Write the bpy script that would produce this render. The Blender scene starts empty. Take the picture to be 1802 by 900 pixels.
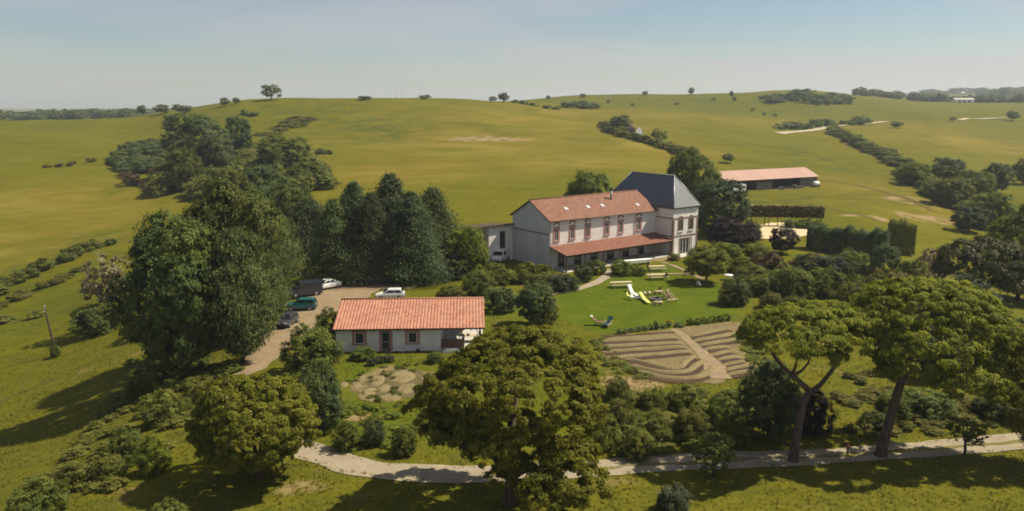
import bpy, bmesh, math, random
import numpy as np
from mathutils import Vector, Matrix

scene = bpy.context.scene
COL = scene.collection
R = math.radians

# ------------------------------------------------------------------ camera
CAM_H = 26.5
PITCH = math.atan(263 / 1414)
FPX = 1414.0
cam_d = bpy.data.cameras.new('camera')
cam_d.sensor_width = 36
cam_d.lens = 36 * FPX / 1802
cam_d.clip_start = 0.5
cam_d.clip_end = 30000
cam = bpy.data.objects.new('camera', cam_d)
cam.location = (0, 0, CAM_H)
cam.rotation_euler = (math.pi / 2 - PITCH, 0, 0)
COL.objects.link(cam)
scene.camera = cam
HAZE = 0.00016

# ------------------------------------------------------------------ sky, sun, exposure
SUN_AZ = 76      # degrees clockwise from the viewing direction (+Y towards +X)
SUN_EL = 52
SKY_STRENGTH = 0.060
SUN_STRENGTH = 4.1
world = bpy.data.worlds.new('World')
scene.world = world
world.use_nodes = True
nt = world.node_tree
nt.nodes.clear()
def N(tree, t, **kw):
    n = tree.nodes.new(t)
    for k, v in kw.items():
        setattr(n, k, v)
    return n
w_out = N(nt, 'ShaderNodeOutputWorld')
w_bg = N(nt, 'ShaderNodeBackground')
w_bg.inputs['Strength'].default_value = SKY_STRENGTH
sky = N(nt, 'ShaderNodeTexSky', sky_type='NISHITA', sun_disc=False)
sky.sun_elevation = R(SUN_EL)
sky.sun_rotation = R(SUN_AZ)
sky.altitude = 200
sky.air_density = 1.0
sky.dust_density = 0.45
sky.ozone_density = 1.6
hs = N(nt, 'ShaderNodeHueSaturation')
hs.inputs['Saturation'].default_value = 1.08
hs.inputs['Value'].default_value = 0.80
nt.links.new(sky.outputs[0], hs.inputs['Color'])
tc = N(nt, 'ShaderNodeTexCoord')
# thin high cloud: direction projected onto a layer overhead
sep = N(nt, 'ShaderNodeSeparateXYZ')
nt.links.new(tc.outputs['Generated'], sep.inputs[0])
mx = N(nt, 'ShaderNodeMath', operation='ADD'); mx.inputs[1].default_value = 0.10
nt.links.new(sep.outputs['Z'], mx.inputs[0])
mm = N(nt, 'ShaderNodeMath', operation='MAXIMUM'); mm.inputs[1].default_value = 0.03
nt.links.new(mx.outputs[0], mm.inputs[0])
dv = N(nt, 'ShaderNodeVectorMath', operation='DIVIDE')
cmb = N(nt, 'ShaderNodeCombineXYZ')
for i in range(3):
    nt.links.new(mm.outputs[0], cmb.inputs[i])
nt.links.new(tc.outputs['Generated'], dv.inputs[0]); nt.links.new(cmb.outputs[0], dv.inputs[1])
mp = N(nt, 'ShaderNodeMapping')
mp.inputs['Scale'].default_value = (0.40, 0.66, 0.0)
mp.inputs['Rotation'].default_value = (0, 0, R(28))
mp.inputs['Location'].default_value = (3.35, 0.4, 0)
nt.links.new(dv.outputs[0], mp.inputs['Vector'])
cn = N(nt, 'ShaderNodeTexNoise')
cn.inputs['Scale'].default_value = 1.0; cn.inputs['Detail'].default_value = 7; cn.inputs['Roughness'].default_value = 0.55
cn.inputs['Distortion'].default_value = 0.35
nt.links.new(mp.outputs[0], cn.inputs['Vector'])
cr = N(nt, 'ShaderNodeValToRGB')
cr.color_ramp.elements[0].position = 0.42; cr.color_ramp.elements[0].color = (0, 0, 0, 1)
cr.color_ramp.elements[1].position = 0.63; cr.color_ramp.elements[1].color = (0.95, 0.95, 0.95, 1)
nt.links.new(cn.outputs['Fac'], cr.inputs[0])
mixc = N(nt, 'ShaderNodeMix', data_type='RGBA')
mixc.inputs['B'].default_value = (5.6, 5.15, 5.4, 1)
band = N(nt, 'ShaderNodeMapRange'); band.interpolation_type = 'SMOOTHSTEP'
for k_, x_ in zip(('From Min', 'From Max', 'To Min', 'To Max'), (-0.15, 0.35, 0.45, 1.0)): band.inputs[k_].default_value = x_
nt.links.new(sep.outputs['X'], band.inputs['Value'])
cmul = N(nt, 'ShaderNodeMath', operation='MULTIPLY')
nt.links.new(cr.outputs[0], cmul.inputs[0]); nt.links.new(band.outputs[0], cmul.inputs[1])
nt.links.new(cmul.outputs[0], mixc.inputs['Factor'])
nt.links.new(hs.outputs[0], mixc.inputs['A'])
nt.links.new(mixc.outputs['Result'], w_bg.inputs['Color'])
nt.links.new(w_bg.outputs[0], w_out.inputs['Surface'])

sd = bpy.data.lights.new('sun', 'SUN')
sd.energy = SUN_STRENGTH
sd.angle = R(0.5)
sd.color = (1.0, 0.94, 0.76)
sun = bpy.data.objects.new('sun', sd)
az, el = R(SUN_AZ), R(SUN_EL)
to_sun = Vector((math.sin(az) * math.cos(el), math.cos(az) * math.cos(el), math.sin(el)))
sun.rotation_euler = to_sun.to_track_quat('Z', 'Y').to_euler()
sun.location = (60, 40, 120)
COL.objects.link(sun)
scene.view_settings.view_transform = 'Standard'
scene.view_settings.look = 'None'
scene.view_settings.exposure = 0.82
scene.view_settings.gamma = 1.0
scene.cycles.max_bounces = 8
scene.cycles.diffuse_bounces = 5
scene.cycles.glossy_bounces = 2
scene.cycles.transmission_bounces = 5
scene.cycles.volume_bounces = 0
scene.cycles.transparent_max_bounces = 8
scene.cycles.use_denoising = True
scene.cycles.filter_width = 1.75

# ------------------------------------------------------------------ terrain height field
def py_to_ang(py):
    return PITCH + math.atan((py - 450) / FPX)
def z_of(py, Y):
    return CAM_H - Y * math.tan(py_to_ang(py))

# each column: picture column of the skyline it was surveyed at, then (distance, height) or (distance, None, sight line)
def prof(*pts):
    ys, zs = [], []
    for p in pts:
        ys.append(math.log(p[0]))
        zs.append(p[1] if len(p) == 2 else z_of(p[2], p[0]))
    return np.array(ys), np.array(zs)
F = None
COLS = [
 (-700, prof((10,-4),(50,-9),(80,-12),(110,-14),(150,-15),(200,-14),(280,F,345),(380,F,262),(500,F,222),(580,F,216),(750,6),(1200,F,205),(3000,F,197),(9000,F,191))),
 (0,    prof((10,0),(50,-1.2),(65,-4.2),(85,-6.8),(110,-8.4),(150,-10.5),(200,-9.6),(280,F,345),(380,F,264),(480,F,226),(560,F,214),(700,9),(1200,F,206),(3000,F,198),(9000,F,191))),
 (200,  prof((10,0),(50,-.3),(65,-1.8),(90,-4),(120,-5.5),(150,-6.5),(195,-6.6),(270,F,347),(370,F,272),(460,F,231),(550,F,207),(700,12),(1200,F,206),(3000,F,198),(9000,F,191))),
 (430,  prof((10,0),(60,-.2),(90,-.4),(120,-1),(150,-2),(190,-2.2),(250,F,338),(330,F,272),(430,F,219),(540,F,177),(680,21),(1200,F,203),(3000,F,197),(9000,F,191))),
 (620,  prof((10,0),(60,0),(120,0),(150,-.3),(190,F,387),(260,F,324),(350,F,259),(440,F,213),(560,F,174),(700,25),(1200,F,203),(3000,F,197),(9000,F,191))),
 (800,  prof((10,0),(60,0),(120,0),(150,0),(190,F,387),(260,F,317),(350,F,254),(450,F,207),(580,F,174),(720,26),(1200,F,200),(3000,F,196),(9000,F,190))),
 (910,  prof((10,0),(60,0),(120,0),(155,0.1),(190,F,388),(270,F,306),(370,F,244),(480,F,203),(590,F,183),(700,29.5),(950,F,178),(1250,28),(3000,F,194),(9000,F,190))),
 (1050, prof((10,0),(60,0),(120,0),(155,0.1),(190,F,387),(270,F,306),(370,F,246),(480,F,212),(560,F,198),(680,F,189),(950,F,168),(1250,33),(3000,F,192),(9000,F,190))),
 (1250, prof((10,0),(60,0),(120,0),(155,0),(190,F,383),(265,F,335),(310,F,300),(400,F,247),(560,F,206),(700,F,190),(950,F,165),(1250,36),(3000,F,191),(9000,F,188))),
 (1400, prof((10,0),(60,0),(120,0),(155,-.3),(190,F,384),(268,F,337),(350,F,284),(480,F,239),(650,F,201),(1000,F,160),(1300,42),(3000,F,190),(9000,F,186))),
 (1520, prof((10,0),(60,0),(120,-.5),(155,-1.2),(190,F,386),(260,F,340),(350,F,290),(480,F,244),(650,F,206),(1000,F,170),(1300,F,170),(3000,F,176),(9000,F,178))),
 (1650, prof((10,0),(60,0),(120,-1.5),(155,-3),(200,-3.5),(270,F,336),(430,F,258),(620,F,213),(1050,F,181),(1600,F,174),(2600,F,167),(9000,F,172))),
 (1802, prof((10,0),(60,0),(90,-1),(150,-4),(200,-5.5),(270,F,352),(430,F,274),(620,F,221),(1050,F,182),(1600,F,174),(2600,F,164),(9000,F,170))),
 (2500, prof((10,-1),(60,-3),(90,-5),(150,-7),(200,-8),(270,F,365),(430,F,280),(620,F,224),(1050,F,182),(1600,F,172),(2600,F,162),(9000,F,168))),
]
def pchip(x, y):
    h = np.diff(x); d = np.diff(y) / h
    m = np.zeros_like(y)
    for i in range(1, len(x) - 1):
        if d[i-1] * d[i] > 0:
            w1 = 2*h[i] + h[i-1]; w2 = h[i] + 2*h[i-1]
            m[i] = (w1 + w2) / (w1 / d[i-1] + w2 / d[i])
    m[0] = d[0]; m[-1] = d[-1]
    def f(q):
        q = np.clip(q, x[0], x[-1])
        k = np.clip(np.searchsorted(x, q) - 1, 0, len(x) - 2)
        t = (q - x[k]) / h[k]
        return (y[k]*(1+2*t)*(1-t)**2 + m[k]*h[k]*t*(1-t)**2 + y[k+1]*t*t*(3-2*t) + m[k+1]*h[k]*t*t*(t-1))
    return f
COLU = np.array([(c[0] - 901) / FPX * 0.983 for c in COLS])
COLF = [pchip(*c[1]) for c in COLS]
def bumps(X, Y):
    a = np.clip((Y - 170) / 250, 0, 1)
    near = 0.10 * np.sin(X*0.31 + 1.3*np.sin(Y*0.17)) * np.sin(Y*0.27 + 0.6) + 0.06*np.sin(X*.83+Y*.4)*np.sin(Y*.71-X*.2)
    far = 1.5 * np.sin(X*0.021 + 0.9*np.sin(Y*0.013)) * np.sin(Y*0.019 + 1.7) + .8*np.sin(X*.057+Y*.031)*np.sin(Y*.043-X*.02)
    out = np.clip((np.abs(X - 15) - 45) / 30, 0, 1)      # flat building ground stays flat
    front = np.clip((60 - Y) / 12, 0, 1) * 0.5
    return near * np.maximum(out, front) + far * a * np.clip((1200 - Y) / 500, 0, 1)
def terrain(X, Y):
    X = np.asarray(X, float); Y = np.maximum(np.asarray(Y, float), 10.0)
    sh = np.broadcast(X, Y).shape
    X, Y = np.broadcast_arrays(X, Y)
    X = X.ravel(); Y = Y.ravel()
    u = np.clip(X / Y, COLU[0], COLU[-1]); v = np.log(Y)
    Z = np.stack([f(v) for f in COLF])                    # C x n
    k = np.clip(np.searchsorted(COLU, u) - 1, 0, len(COLU) - 2)
    h = np.diff(COLU)
    D = np.diff(Z, axis=0) / h[:, None]
    M = np.zeros_like(Z)
    for i in range(1, len(COLU) - 1):
        a, b = D[i-1], D[i]
        ok = a * b > 0
        w1 = 2*h[i] + h[i-1]; w2 = h[i] + 2*h[i-1]
        with np.errstate(divide='ignore', invalid='ignore'):
            mm_ = (w1 + w2) / (w1 / a + w2 / b)
        M[i] = np.where(ok, mm_, 0)
    ii = np.arange(len(u))
    t = (u - COLU[k]) / h[k]
    hk = h[k]
    z = (Z[k, ii]*(1+2*t)*(1-t)**2 + M[k, ii]*hk*t*(1-t)**2 + Z[k+1, ii]*t*t*(3-2*t) + M[k+1, ii]*hk*t*t*(t-1))
    return (z + bumps(X, Y)).reshape(sh)
def tz(x, y):
    return float(terrain(np.array([x]), np.array([y]))[0])
CP, SP = math.cos(PITCH), math.sin(PITCH)
_ys = np.exp(np.linspace(math.log(20), math.log(8000), 1500))
def G(px, py):
    """survey point: where the sight line through (px, py) of the 1802 px photograph meets the ground"""
    dx = (px - 901) / FPX; dy = -(py - 450) / FPX
    d = np.array([dx, CP + dy*SP, -SP + dy*CP]); d = d / d[1]
    X = d[0]*_ys; Zr = CAM_H + d[2]*_ys
    df = Zr - terrain(X, _ys)
    idx = np.where(df < 0)[0]
    i = idx[0] if len(idx) else len(_ys) - 1
    i = max(i, 1)
    t = df[i-1] / (df[i-1] - df[i]) if df[i-1] != df[i] else 0
    y = _ys[i-1] + t * (_ys[i] - _ys[i-1])
    return Vector((d[0]*y, y, tz(d[0]*y, y)))
def depth(Y, z):
    return Y*CP + (CAM_H - z)*SP
def at(px, Y):
    x = (px - 901) / FPX * Y
    for _ in range(4):
        z = tz(x, Y)
        x = (px - 901) / FPX * depth(Y, z)
    return Vector((x, Y, tz(x, Y)))
def proj(X, Y, Z):
    X, Y, Z = np.asarray(X), np.asarray(Y), np.asarray(Z)
    d = Y*CP + (CAM_H - Z)*SP
    yy = Y*SP - (CAM_H - Z)*CP
    return 901 + FPX * X / d, 450 - FPX * yy / d
def inpoly(px, py, poly):
    px = np.asarray(px); py = np.asarray(py)
    c = np.zeros(px.shape, bool)
    n = len(poly)
    for i in range(n):
        x1, y1 = poly[i]; x2, y2 = poly[(i+1) % n]
        if y1 == y2: continue
        m = ((y1 > py) != (y2 > py)) & (px < (x2-x1)*(py-y1)/(y2-y1) + x1)
        c ^= m
    return c

# ------------------------------------------------------------------ materials
MATS = {}
def newmat(name):
    m = bpy.data.materials.new(name)
    m.use_nodes = True
    MATS[name] = m
    return m, m.node_tree, m.node_tree.nodes['Principled BSDF']
def c4(c):
    return (c[0], c[1], c[2], 1)
def simple(name, a, b=None, scale=1.0, rough=0.8, metal=0.0, bump=0.0, detail=4, stretch=(1,1,1), spec=0.3):
    """two tones of one paint or stone mixed by noise in the object's own space"""
    m, t, p = newmat(name)
    p.inputs['Roughness'].default_value = rough
    p.inputs['Metallic'].default_value = metal
    p.inputs['Specular IOR Level'].default_value = spec
    b = b or tuple(x*0.8 for x in a)
    tcn = N(t, 'ShaderNodeTexCoord')
    mpn = N(t, 'ShaderNodeMapping'); mpn.inputs['Scale'].default_value = stretch
    ns = N(t, 'ShaderNodeTexNoise'); ns.inputs['Scale'].default_value = scale; ns.inputs['Detail'].default_value = detail
    mix = N(t, 'ShaderNodeMix', data_type='RGBA')
    rp = N(t, 'ShaderNodeMapRange'); rp.inputs['From Min'].default_value = 0.32; rp.inputs['From Max'].default_value = 0.68
    mix.inputs['A'].default_value = c4(a); mix.inputs['B'].default_value = c4(b)
    L = t.links.new
    L(tcn.outputs['Object'], mpn.inputs['Vector']); L(mpn.outputs[0], ns.inputs['Vector'])
    L(ns.outputs['Fac'], rp.inputs['Value']); L(rp.outputs[0], mix.inputs['Factor'])
    L(mix.outputs['Result'], p.inputs['Base Color'])
    if bump:
        bp = N(t, 'ShaderNodeBump'); bp.inputs['Strength'].default_value = bump; bp.inputs['Distance'].default_value = 0.05
        L(ns.outputs['Fac'], bp.inputs['Height']); L(bp.outputs[0], p.inputs['Normal'])
    return m
def leafmat(name, dark, light, transl=0.30):
    m, t, p = newmat(name)
    L = t.links.new
    at_ = N(t, 'ShaderNodeAttribute', attribute_name='tint')
    oi = N(t, 'ShaderNodeObjectInfo')
    mix = N(t, 'ShaderNodeMix', data_type='RGBA')
    mix.inputs['A'].default_value = c4(dark); mix.inputs['B'].default_value = c4(light)
    L(at_.outputs['Fac'], mix.inputs['Factor'])
    h = N(t, 'ShaderNodeHueSaturation')
    r1 = N(t, 'ShaderNodeMapRange'); r1.inputs['To Min'].default_value = 0.485; r1.inputs['To Max'].default_value = 0.515
    r2 = N(t, 'ShaderNodeMapRange'); r2.inputs['To Min'].default_value = 0.82; r2.inputs['To Max'].default_value = 1.18
    L(oi.outputs['Random'], r1.inputs['Value']); L(oi.outputs['Random'], r2.inputs['Value'])
    L(r1.outputs[0], h.inputs['Hue']); L(r2.outputs[0], h.inputs['Value'])
    L(mix.outputs['Result'], h.inputs['Color'])
    L(h.outputs[0], p.inputs['Base Color'])
    p.inputs['Roughness'].default_value = 0.65
    p.inputs['Specular IOR Level'].default_value = 0.18
    tr = N(t, 'ShaderNodeBsdfTranslucent')
    L(h.outputs[0], tr.inputs['Color'])
    ms = N(t, 'ShaderNodeMixShader'); ms.inputs[0].default_value = transl
    L(p.outputs[0], ms.inputs[1]); L(tr.outputs[0], ms.inputs[2])
    L(ms.outputs[0], t.nodes['Material Output'].inputs['Surface'])
    return m
leafmat('oak_leaves', (0.051, 0.082, 0.024), (0.178, 0.201, 0.043), 0.42)
leafmat('cypress_leaves', (0.044, 0.080, 0.031), (0.167, 0.188, 0.052), 0.40)
leafmat('fir_leaves', (0.033, 0.061, 0.028), (0.112, 0.137, 0.046), 0.36)
leafmat('bright_leaves', (0.105, 0.130, 0.015), (0.237, 0.237, 0.029), 0.42)
leafmat('mid_leaves', (0.079, 0.106, 0.021), (0.208, 0.217, 0.039), 0.45)
leafmat('blue_leaves', (0.055, 0.086, 0.032), (0.152, 0.174, 0.053), 0.42)
leafmat('pine_needles', (0.128, 0.140, 0.014), (0.285, 0.275, 0.028), 0.50)
leafmat('grey_needles', (0.050, 0.052, 0.020), (0.120, 0.112, 0.045), 0.25)
leafmat('grey_leaves', (0.050, 0.062, 0.028), (0.115, 0.125, 0.060), 0.3)
leafmat('scrub_leaves', (0.113, 0.124, 0.023), (0.247, 0.236, 0.048), 0.45)
leafmat('purple_leaves', (0.016, 0.010, 0.014), (0.050, 0.030, 0.034), 0.2)
leafmat('brown_leaves', (0.060, 0.038, 0.016), (0.130, 0.085, 0.034), 0.25)
leafmat('gorse_flowers', (0.110, 0.080, 0.010), (0.260, 0.160, 0.022), 0.2)
leafmat('pale_twigs', (0.16, 0.13, 0.07), (0.30, 0.25, 0.14), 0.2)
leafmat('grass_blades', (0.170, 0.165, 0.014), (0.260, 0.230, 0.030), 0.5)
leafmat('yellow_flowers', (0.30, 0.24, 0.02), (0.62, 0.50, 0.04), 0.2)
leafmat('cabbage_leaves', (0.06, 0.10, 0.03), (0.20, 0.24, 0.10), 0.3)
simple('bark', (0.095, 0.070, 0.052), (0.045, 0.033, 0.026), 6, 0.9, bump=0.6, stretch=(1, 1, 0.2))
simple('pine_bark', (0.130, 0.085, 0.062), (0.050, 0.034, 0.028), 5, 0.9, bump=0.8, stretch=(1, 1, 0.25))
# ------------------------------------------------------------------ mesh helpers
def link(o, parent=None):
    COL.objects.link(o)
    if parent is not None:
        o.parent = parent
    return o
def tag(o, label=None, cat=None, group=None, kind=None):
    if label: o['label'] = label
    if cat: o['category'] = cat
    if group: o['group'] = group
    if kind: o['kind'] = kind
    return o
def empty(name, loc, rz=0.0, label=None, cat=None, group=None):
    o = bpy.data.objects.new(name, None)
    o.empty_display_size = 0.3
    o.location = loc; o.rotation_euler = (0, 0, rz)
    COL.objects.link(o)
    return tag(o, label, cat, group)
def mesh_np(name, V, Fq, tint=None, smooth=False):
    """V (n,3), Fq (m,k) faces all with the same number of corners"""
    me = bpy.data.meshes.new(name)
    V = np.asarray(V, np.float32); Fq = np.asarray(Fq, np.int32)
    k = Fq.shape[1]
    me.vertices.add(len(V)); me.vertices.foreach_set('co', V.ravel())
    me.loops.add(Fq.size); me.loops.foreach_set('vertex_index', Fq.ravel())
    me.polygons.add(len(Fq))
    me.polygons.foreach_set('loop_start', np.arange(0, Fq.size, k, dtype=np.int32))
    me.polygons.foreach_set('loop_total', np.full(len(Fq), k, np.int32))
    if smooth:
        me.polygons.foreach_set('use_smooth', np.ones(len(Fq), bool))
    if tint is not None:
        a = me.attributes.new('tint', 'FLOAT', 'FACE')
        a.data.foreach_set('value', np.asarray(tint, np.float32))
    me.update(calc_edges=True)
    return me
class MB:
    def __init__(s):
        s.v = []; s.f = []; s.mi = []; s.sm = []
    def add(s, vs, fs, mi=0, sm=False):
        b = len(s.v)
        s.v += [tuple(x) for x in vs]
        for f in fs:
            s.f.append(tuple(b + i for i in f)); s.mi.append(mi); s.sm.append(sm)
        return s
    def box(s, x0, x1, y0, y1, z0, z1, mi=0, M=None):
        vs = [Vector((x, y, z)) for z in (z0, z1) for y in (y0, y1) for x in (x0, x1)]
        if M is not None: vs = [M @ v for v in vs]
        return s.add(vs, [(0,2,3,1),(4,5,7,6),(0,1,5,4),(2,6,7,3),(0,4,6,2),(1,3,7,5)], mi)
    def hexa(s, b, t, mi=0):
        """four bottom points and four top points, both counter-clockwise from above"""
        return s.add(list(b)+list(t), [(3,2,1,0),(4,5,6,7),(0,1,5,4),(1,2,6,5),(2,3,7,6),(3,0,4,7)], mi)
    def prism(s, poly, y0, y1, mi=0, ax='y'):
        """polygon in x,z pulled along y (or in y,z pulled along x)"""
        n = len(poly)
        if ax == 'y':
            vs = [(p[0], y0, p[1]) for p in poly] + [(p[0], y1, p[1]) for p in poly]
        else:
            vs = [(y0, p[0], p[1]) for p in poly] + [(y1, p[0], p[1]) for p in poly]
        fs = [tuple(range(n)), tuple(range(2*n-1, n-1, -1))]
        for i in range(n):
            j = (i+1) % n
            fs.append((i, n+i, n+j, j))
        return s.add(vs, fs, mi)
    def tube(s, pts, rad, n=7, mi=0, cap=True):
        pts = [Vector(p) for p in pts]
        if not hasattr(rad, '__len__'): rad = [rad]*len(pts)
        rings = []
        for i, p in enumerate(pts):
            a = pts[max(i-1, 0)]; b = pts[min(i+1, len(pts)-1)]
            d = (b - a).normalized()
            u = d.cross(Vector((0, 0, 1)))
            if u.length < 0.05: u = d.cross(Vector((0, 1, 0)))
            u.normalize(); w = d.cross(u)
            rings.append([p + rad[i]*(math.cos(2*math.pi*k/n)*u + math.sin(2*math.pi*k/n)*w) for k in range(n)])
        vs = [q for r in rings for q in r]; fs = []
        for i in range(len(pts)-1):
            for k in range(n):
                j = (k+1) % n
                fs.append((i*n+k, (i+1)*n+k, (i+1)*n+j, i*n+j))
        if cap:
            fs.append(tuple(range(n))); fs.append(tuple((len(pts)-1)*n + k for k in range(n-1, -1, -1)))
        return s.add(vs, fs, mi, True)
    def cyl(s, c, r, z0, z1, n=12, mi=0, r2=None):
        return s.tube([(c[0], c[1], z0), (c[0], c[1], z1)], [r, r if r2 is None else r2], n, mi)
    def mesh(s, name, mats):
        me = bpy.data.meshes.new(name)
        me.from_pydata(s.v, [], s.f)
        for m in mats: me.materials.append(MATS[m])
        me.polygons.foreach_set('material_index', s.mi)
        me.polygons.foreach_set('use_smooth', s.sm)
        bm = bmesh.new(); bm.from_mesh(me)
        bmesh.ops.recalc_face_normals(bm, faces=bm.faces)
        bm.to_mesh(me); bm.free()
        me.update()
        return me
    def build(s, name, mats, parent=None, loc=None, rz=0.0, bevel=0.0):
        if isinstance(mats, str): mats = [mats]
        o = bpy.data.objects.new(name, s.mesh(name, mats))
        if loc is not None: o.location = loc
        o.rotation_euler = (0, 0, rz)
        if bevel:
            md = o.modifiers.new('bevel', 'BEVEL'); md.width = bevel; md.segments = 2; md.limit_method = 'ANGLE'
        return link(o, parent)
def put(me, name, parent=None, loc=(0,0,0), rot=(0,0,0), scale=(1,1,1), mat=None):
    o = bpy.data.objects.new(name, me)
    o.location = loc; o.rotation_euler = rot; o.scale = scale
    link(o, parent)
    if mat:
        if not me.materials: me.materials.append(MATS[mat])
        o.material_slots[0].link = 'OBJECT'
        o.material_slots[0].material = MATS[mat]
    return o

# ------------------------------------------------------------------ ground
def blob(X, Y, c, rx, ry, rot=0.0, hard=1.0):
    dx = X - c[0]; dy = Y - c[1]
    cr_, sr_ = math.cos(rot), math.sin(rot)
    a = (dx*cr_ + dy*sr_) / rx; b = (-dx*sr_ + dy*cr_) / ry
    return np.clip(np.exp(-(a*a + b*b)**hard), 0, 1)
lawn_poly = [G(*p) for p in [(968,512),(1000,508),(1060,492),(1080,478),(1185,462),(1205,470),(1200,500),(1290,500),(1310,520),(1300,566),(1180,574),(1060,590),(1040,580),(985,560)]]
LP = [(p.x, p.y) for p in lawn_poly]
green_poly = [G(*p) for p in [(590,625),(850,625),(860,560),(960,560),(1040,600),(1060,680),(1330,690),(1330,770),(560,780),(560,700)]]
GP = [(p.x, p.y) for p in green_poly]
def smooth_poly(X, Y, P, soft):
    """1 inside, falling to 0 over `soft` metres outside"""
    ins = inpoly(X, Y, P)
    d = np.full(X.shape, 1e9)
    for i in range(len(P)):
        a = P[i]; b = P[(i+1) % len(P)]
        ex, ey = b[0]-a[0], b[1]-a[1]
        L2 = ex*ex + ey*ey + 1e-9
        t = np.clip(((X-a[0])*ex + (Y-a[1])*ey) / L2, 0, 1)
        d = np.minimum(d, np.hypot(X-a[0]-t*ex, Y-a[1]-t*ey))
    return np.where(ins, np.clip(0.5 + d/soft, 0, 1), np.clip(0.5 - d/soft, 0, 1))

def ground_material():
    m, t, p = newmat('meadow_ground')
    L = t.links.new
    p.inputs['Roughness'].default_value = 0.95
    p.inputs['Specular IOR Level'].default_value = 0.05
    geo = N(t, 'ShaderNodeNewGeometry')
    def noise(scale, detail=5, rough=0.55, dist=0.0, stretch=None, rot=0):
        n = N(t, 'ShaderNodeTexNoise')
        n.inputs['Scale'].default_value = scale; n.inputs['Detail'].default_value = detail
        n.inputs['Roughness'].default_value = rough; n.inputs['Distortion'].default_value = dist
        if stretch:
            mp_ = N(t, 'ShaderNodeMapping'); mp_.inputs['Scale'].default_value = stretch; mp_.inputs['Rotation'].default_value = (0,0,rot)
            L(geo.outputs['Position'], mp_.inputs['Vector']); L(mp_.outputs[0], n.inputs['Vector'])
        else:
            L(geo.outputs['Position'], n.inputs['Vector'])
        return n.outputs['Fac']
    def rng(v, a, b, c=0.0, d=1.0):
        n = N(t, 'ShaderNodeMapRange'); n.interpolation_type = 'SMOOTHSTEP'
        for k, x in zip(('From Min','From Max','To Min','To Max'), (a,b,c,d)): n.inputs[k].default_value = x
        L(v, n.inputs['Value']); return n.outputs[0]
    def mix(f, a, b):
        n = N(t, 'ShaderNodeMix', data_type='RGBA')
        if isinstance(f, float): n.inputs['Factor'].default_value = f
        else: L(f, n.inputs['Factor'])
        for s_, x in (('A', a), ('B', b)):
            if isinstance(x, tuple): n.inputs[s_].default_value = c4(x)
            else: L(x, n.inputs[s_])
        return n.outputs['Result']
    def mul(a, b):
        n = N(t, 'ShaderNodeMath', operation='MULTIPLY')
        for i, x in enumerate((a, b)):
            if isinstance(x, float): n.inputs[i].default_value = x
            else: L(x, n.inputs[i])
        return n.outputs[0]
    def attr(k):
        n = N(t, 'ShaderNodeAttribute', attribute_name=k); return n.outputs['Fac']
    base = mix(rng(noise(0.014, 6, 0.6, 0.6), 0.36, 0.64), (0.094, 0.095, 0.003), (0.124, 0.111, 0.004))
    base = mix(rng(noise(0.05, 6, 0.65, 0.4, (1, 2.2, 1), 0.5), 0.46, 0.68, 0.0, 0.75), base, (0.066, 0.069, 0.004))
    base = mix(rng(noise(0.30, 5, 0.65), 0.44, 0.68, 0.0, 0.62), base, (0.074, 0.074, 0.004))
    # mowing / grazing lines that follow the hill
    wv = N(t, 'ShaderNodeTexWave', wave_type='BANDS', bands_direction='Y')
    wv.inputs['Scale'].default_value = 0.085; wv.inputs['Distortion'].default_value = 14; wv.inputs['Detail'].default_value = 2; wv.inputs['Detail Scale'].default_value = 0.25
    L(geo.outputs['Position'], wv.inputs['Vector'])
    base = mix(rng(wv.outputs['Fac'], 0.45, 0.95, 0.0, 0.36), base, (0.130, 0.115, 0.008))
    # dry golden pasture
    dry = mix(rng(noise(0.06, 5, 0.6, 0.8, (0.6, 1.6, 1), 0.3), 0.35, 0.7), (0.142, 0.109, 0.009), (0.195, 0.150, 0.026))
    base = mix(mul(attr('dry'), rng(noise(0.035, 5, 0.6, 0.5), 0.30, 0.55)), base, dry)
    # greener, scrubby pasture
    scr = mix(rng(noise(0.22, 6, 0.7), 0.44, 0.62), (0.086, 0.090, 0.006), (0.052, 0.060, 0.009))
    base = mix(mul(attr('scrub'), rng(noise(0.08, 5, 0.6), 0.38, 0.6)), base, scr)
    # rough long grass close to the house and road
    rg = mix(rng(noise(0.35, 6, 0.7, 0.4), 0.36, 0.66), (0.112, 0.104, 0.007), (0.072, 0.076, 0.008))
    rg = mix(rng(noise(1.7, 5, 0.7), 0.45, 0.7, 0.0, 0.6), rg, (0.150, 0.122, 0.022))
    rg = mix(rng(noise(0.16, 4, 0.6, 0.3), 0.60, 0.72, 0.0, 0.6), rg, (0.185, 0.125, 0.050))
    base = mix(attr('rough'), base, rg)
    lw = mix(rng(noise(0.28, 6, 0.65, 0.5), 0.34, 0.66), (0.088, 0.106, 0.005), (0.058, 0.086, 0.005))
    lw = mix(rng(noise(2.2, 4, 0.7), 0.5, 0.75, 0.0, 0.4), lw, (0.130, 0.120, 0.014))
    base = mix(mul(attr('lawn'), 1.0), base, lw)
    bare = mix(rng(noise(0.9, 6, 0.7), 0.35, 0.65), (0.30, 0.215, 0.105), (0.19, 0.125, 0.060))
    base = mix(rng(attr('bare'), 0.25, 0.75), base, bare)
    nb = N(t, 'ShaderNodeMath', operation='ADD')
    L(attr('bare'), nb.inputs[0])
    L(base, p.inputs['Base Color'])
    bp = N(t, 'ShaderNodeBump'); bp.inputs['Strength'].default_value = 0.55; bp.inputs['Distance'].default_value = 0.25
    h1 = N(t, 'ShaderNodeMath', operation='ADD')
    L(noise(1.3, 6, 0.75), h1.inputs[0]); L(mul(noise(0.16, 5, 0.6), 3.0), h1.inputs[1])
    L(h1.outputs[0], bp.inputs['Height']); L(bp.outputs[0], p.inputs['Normal'])
    return m
ground_material()
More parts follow.
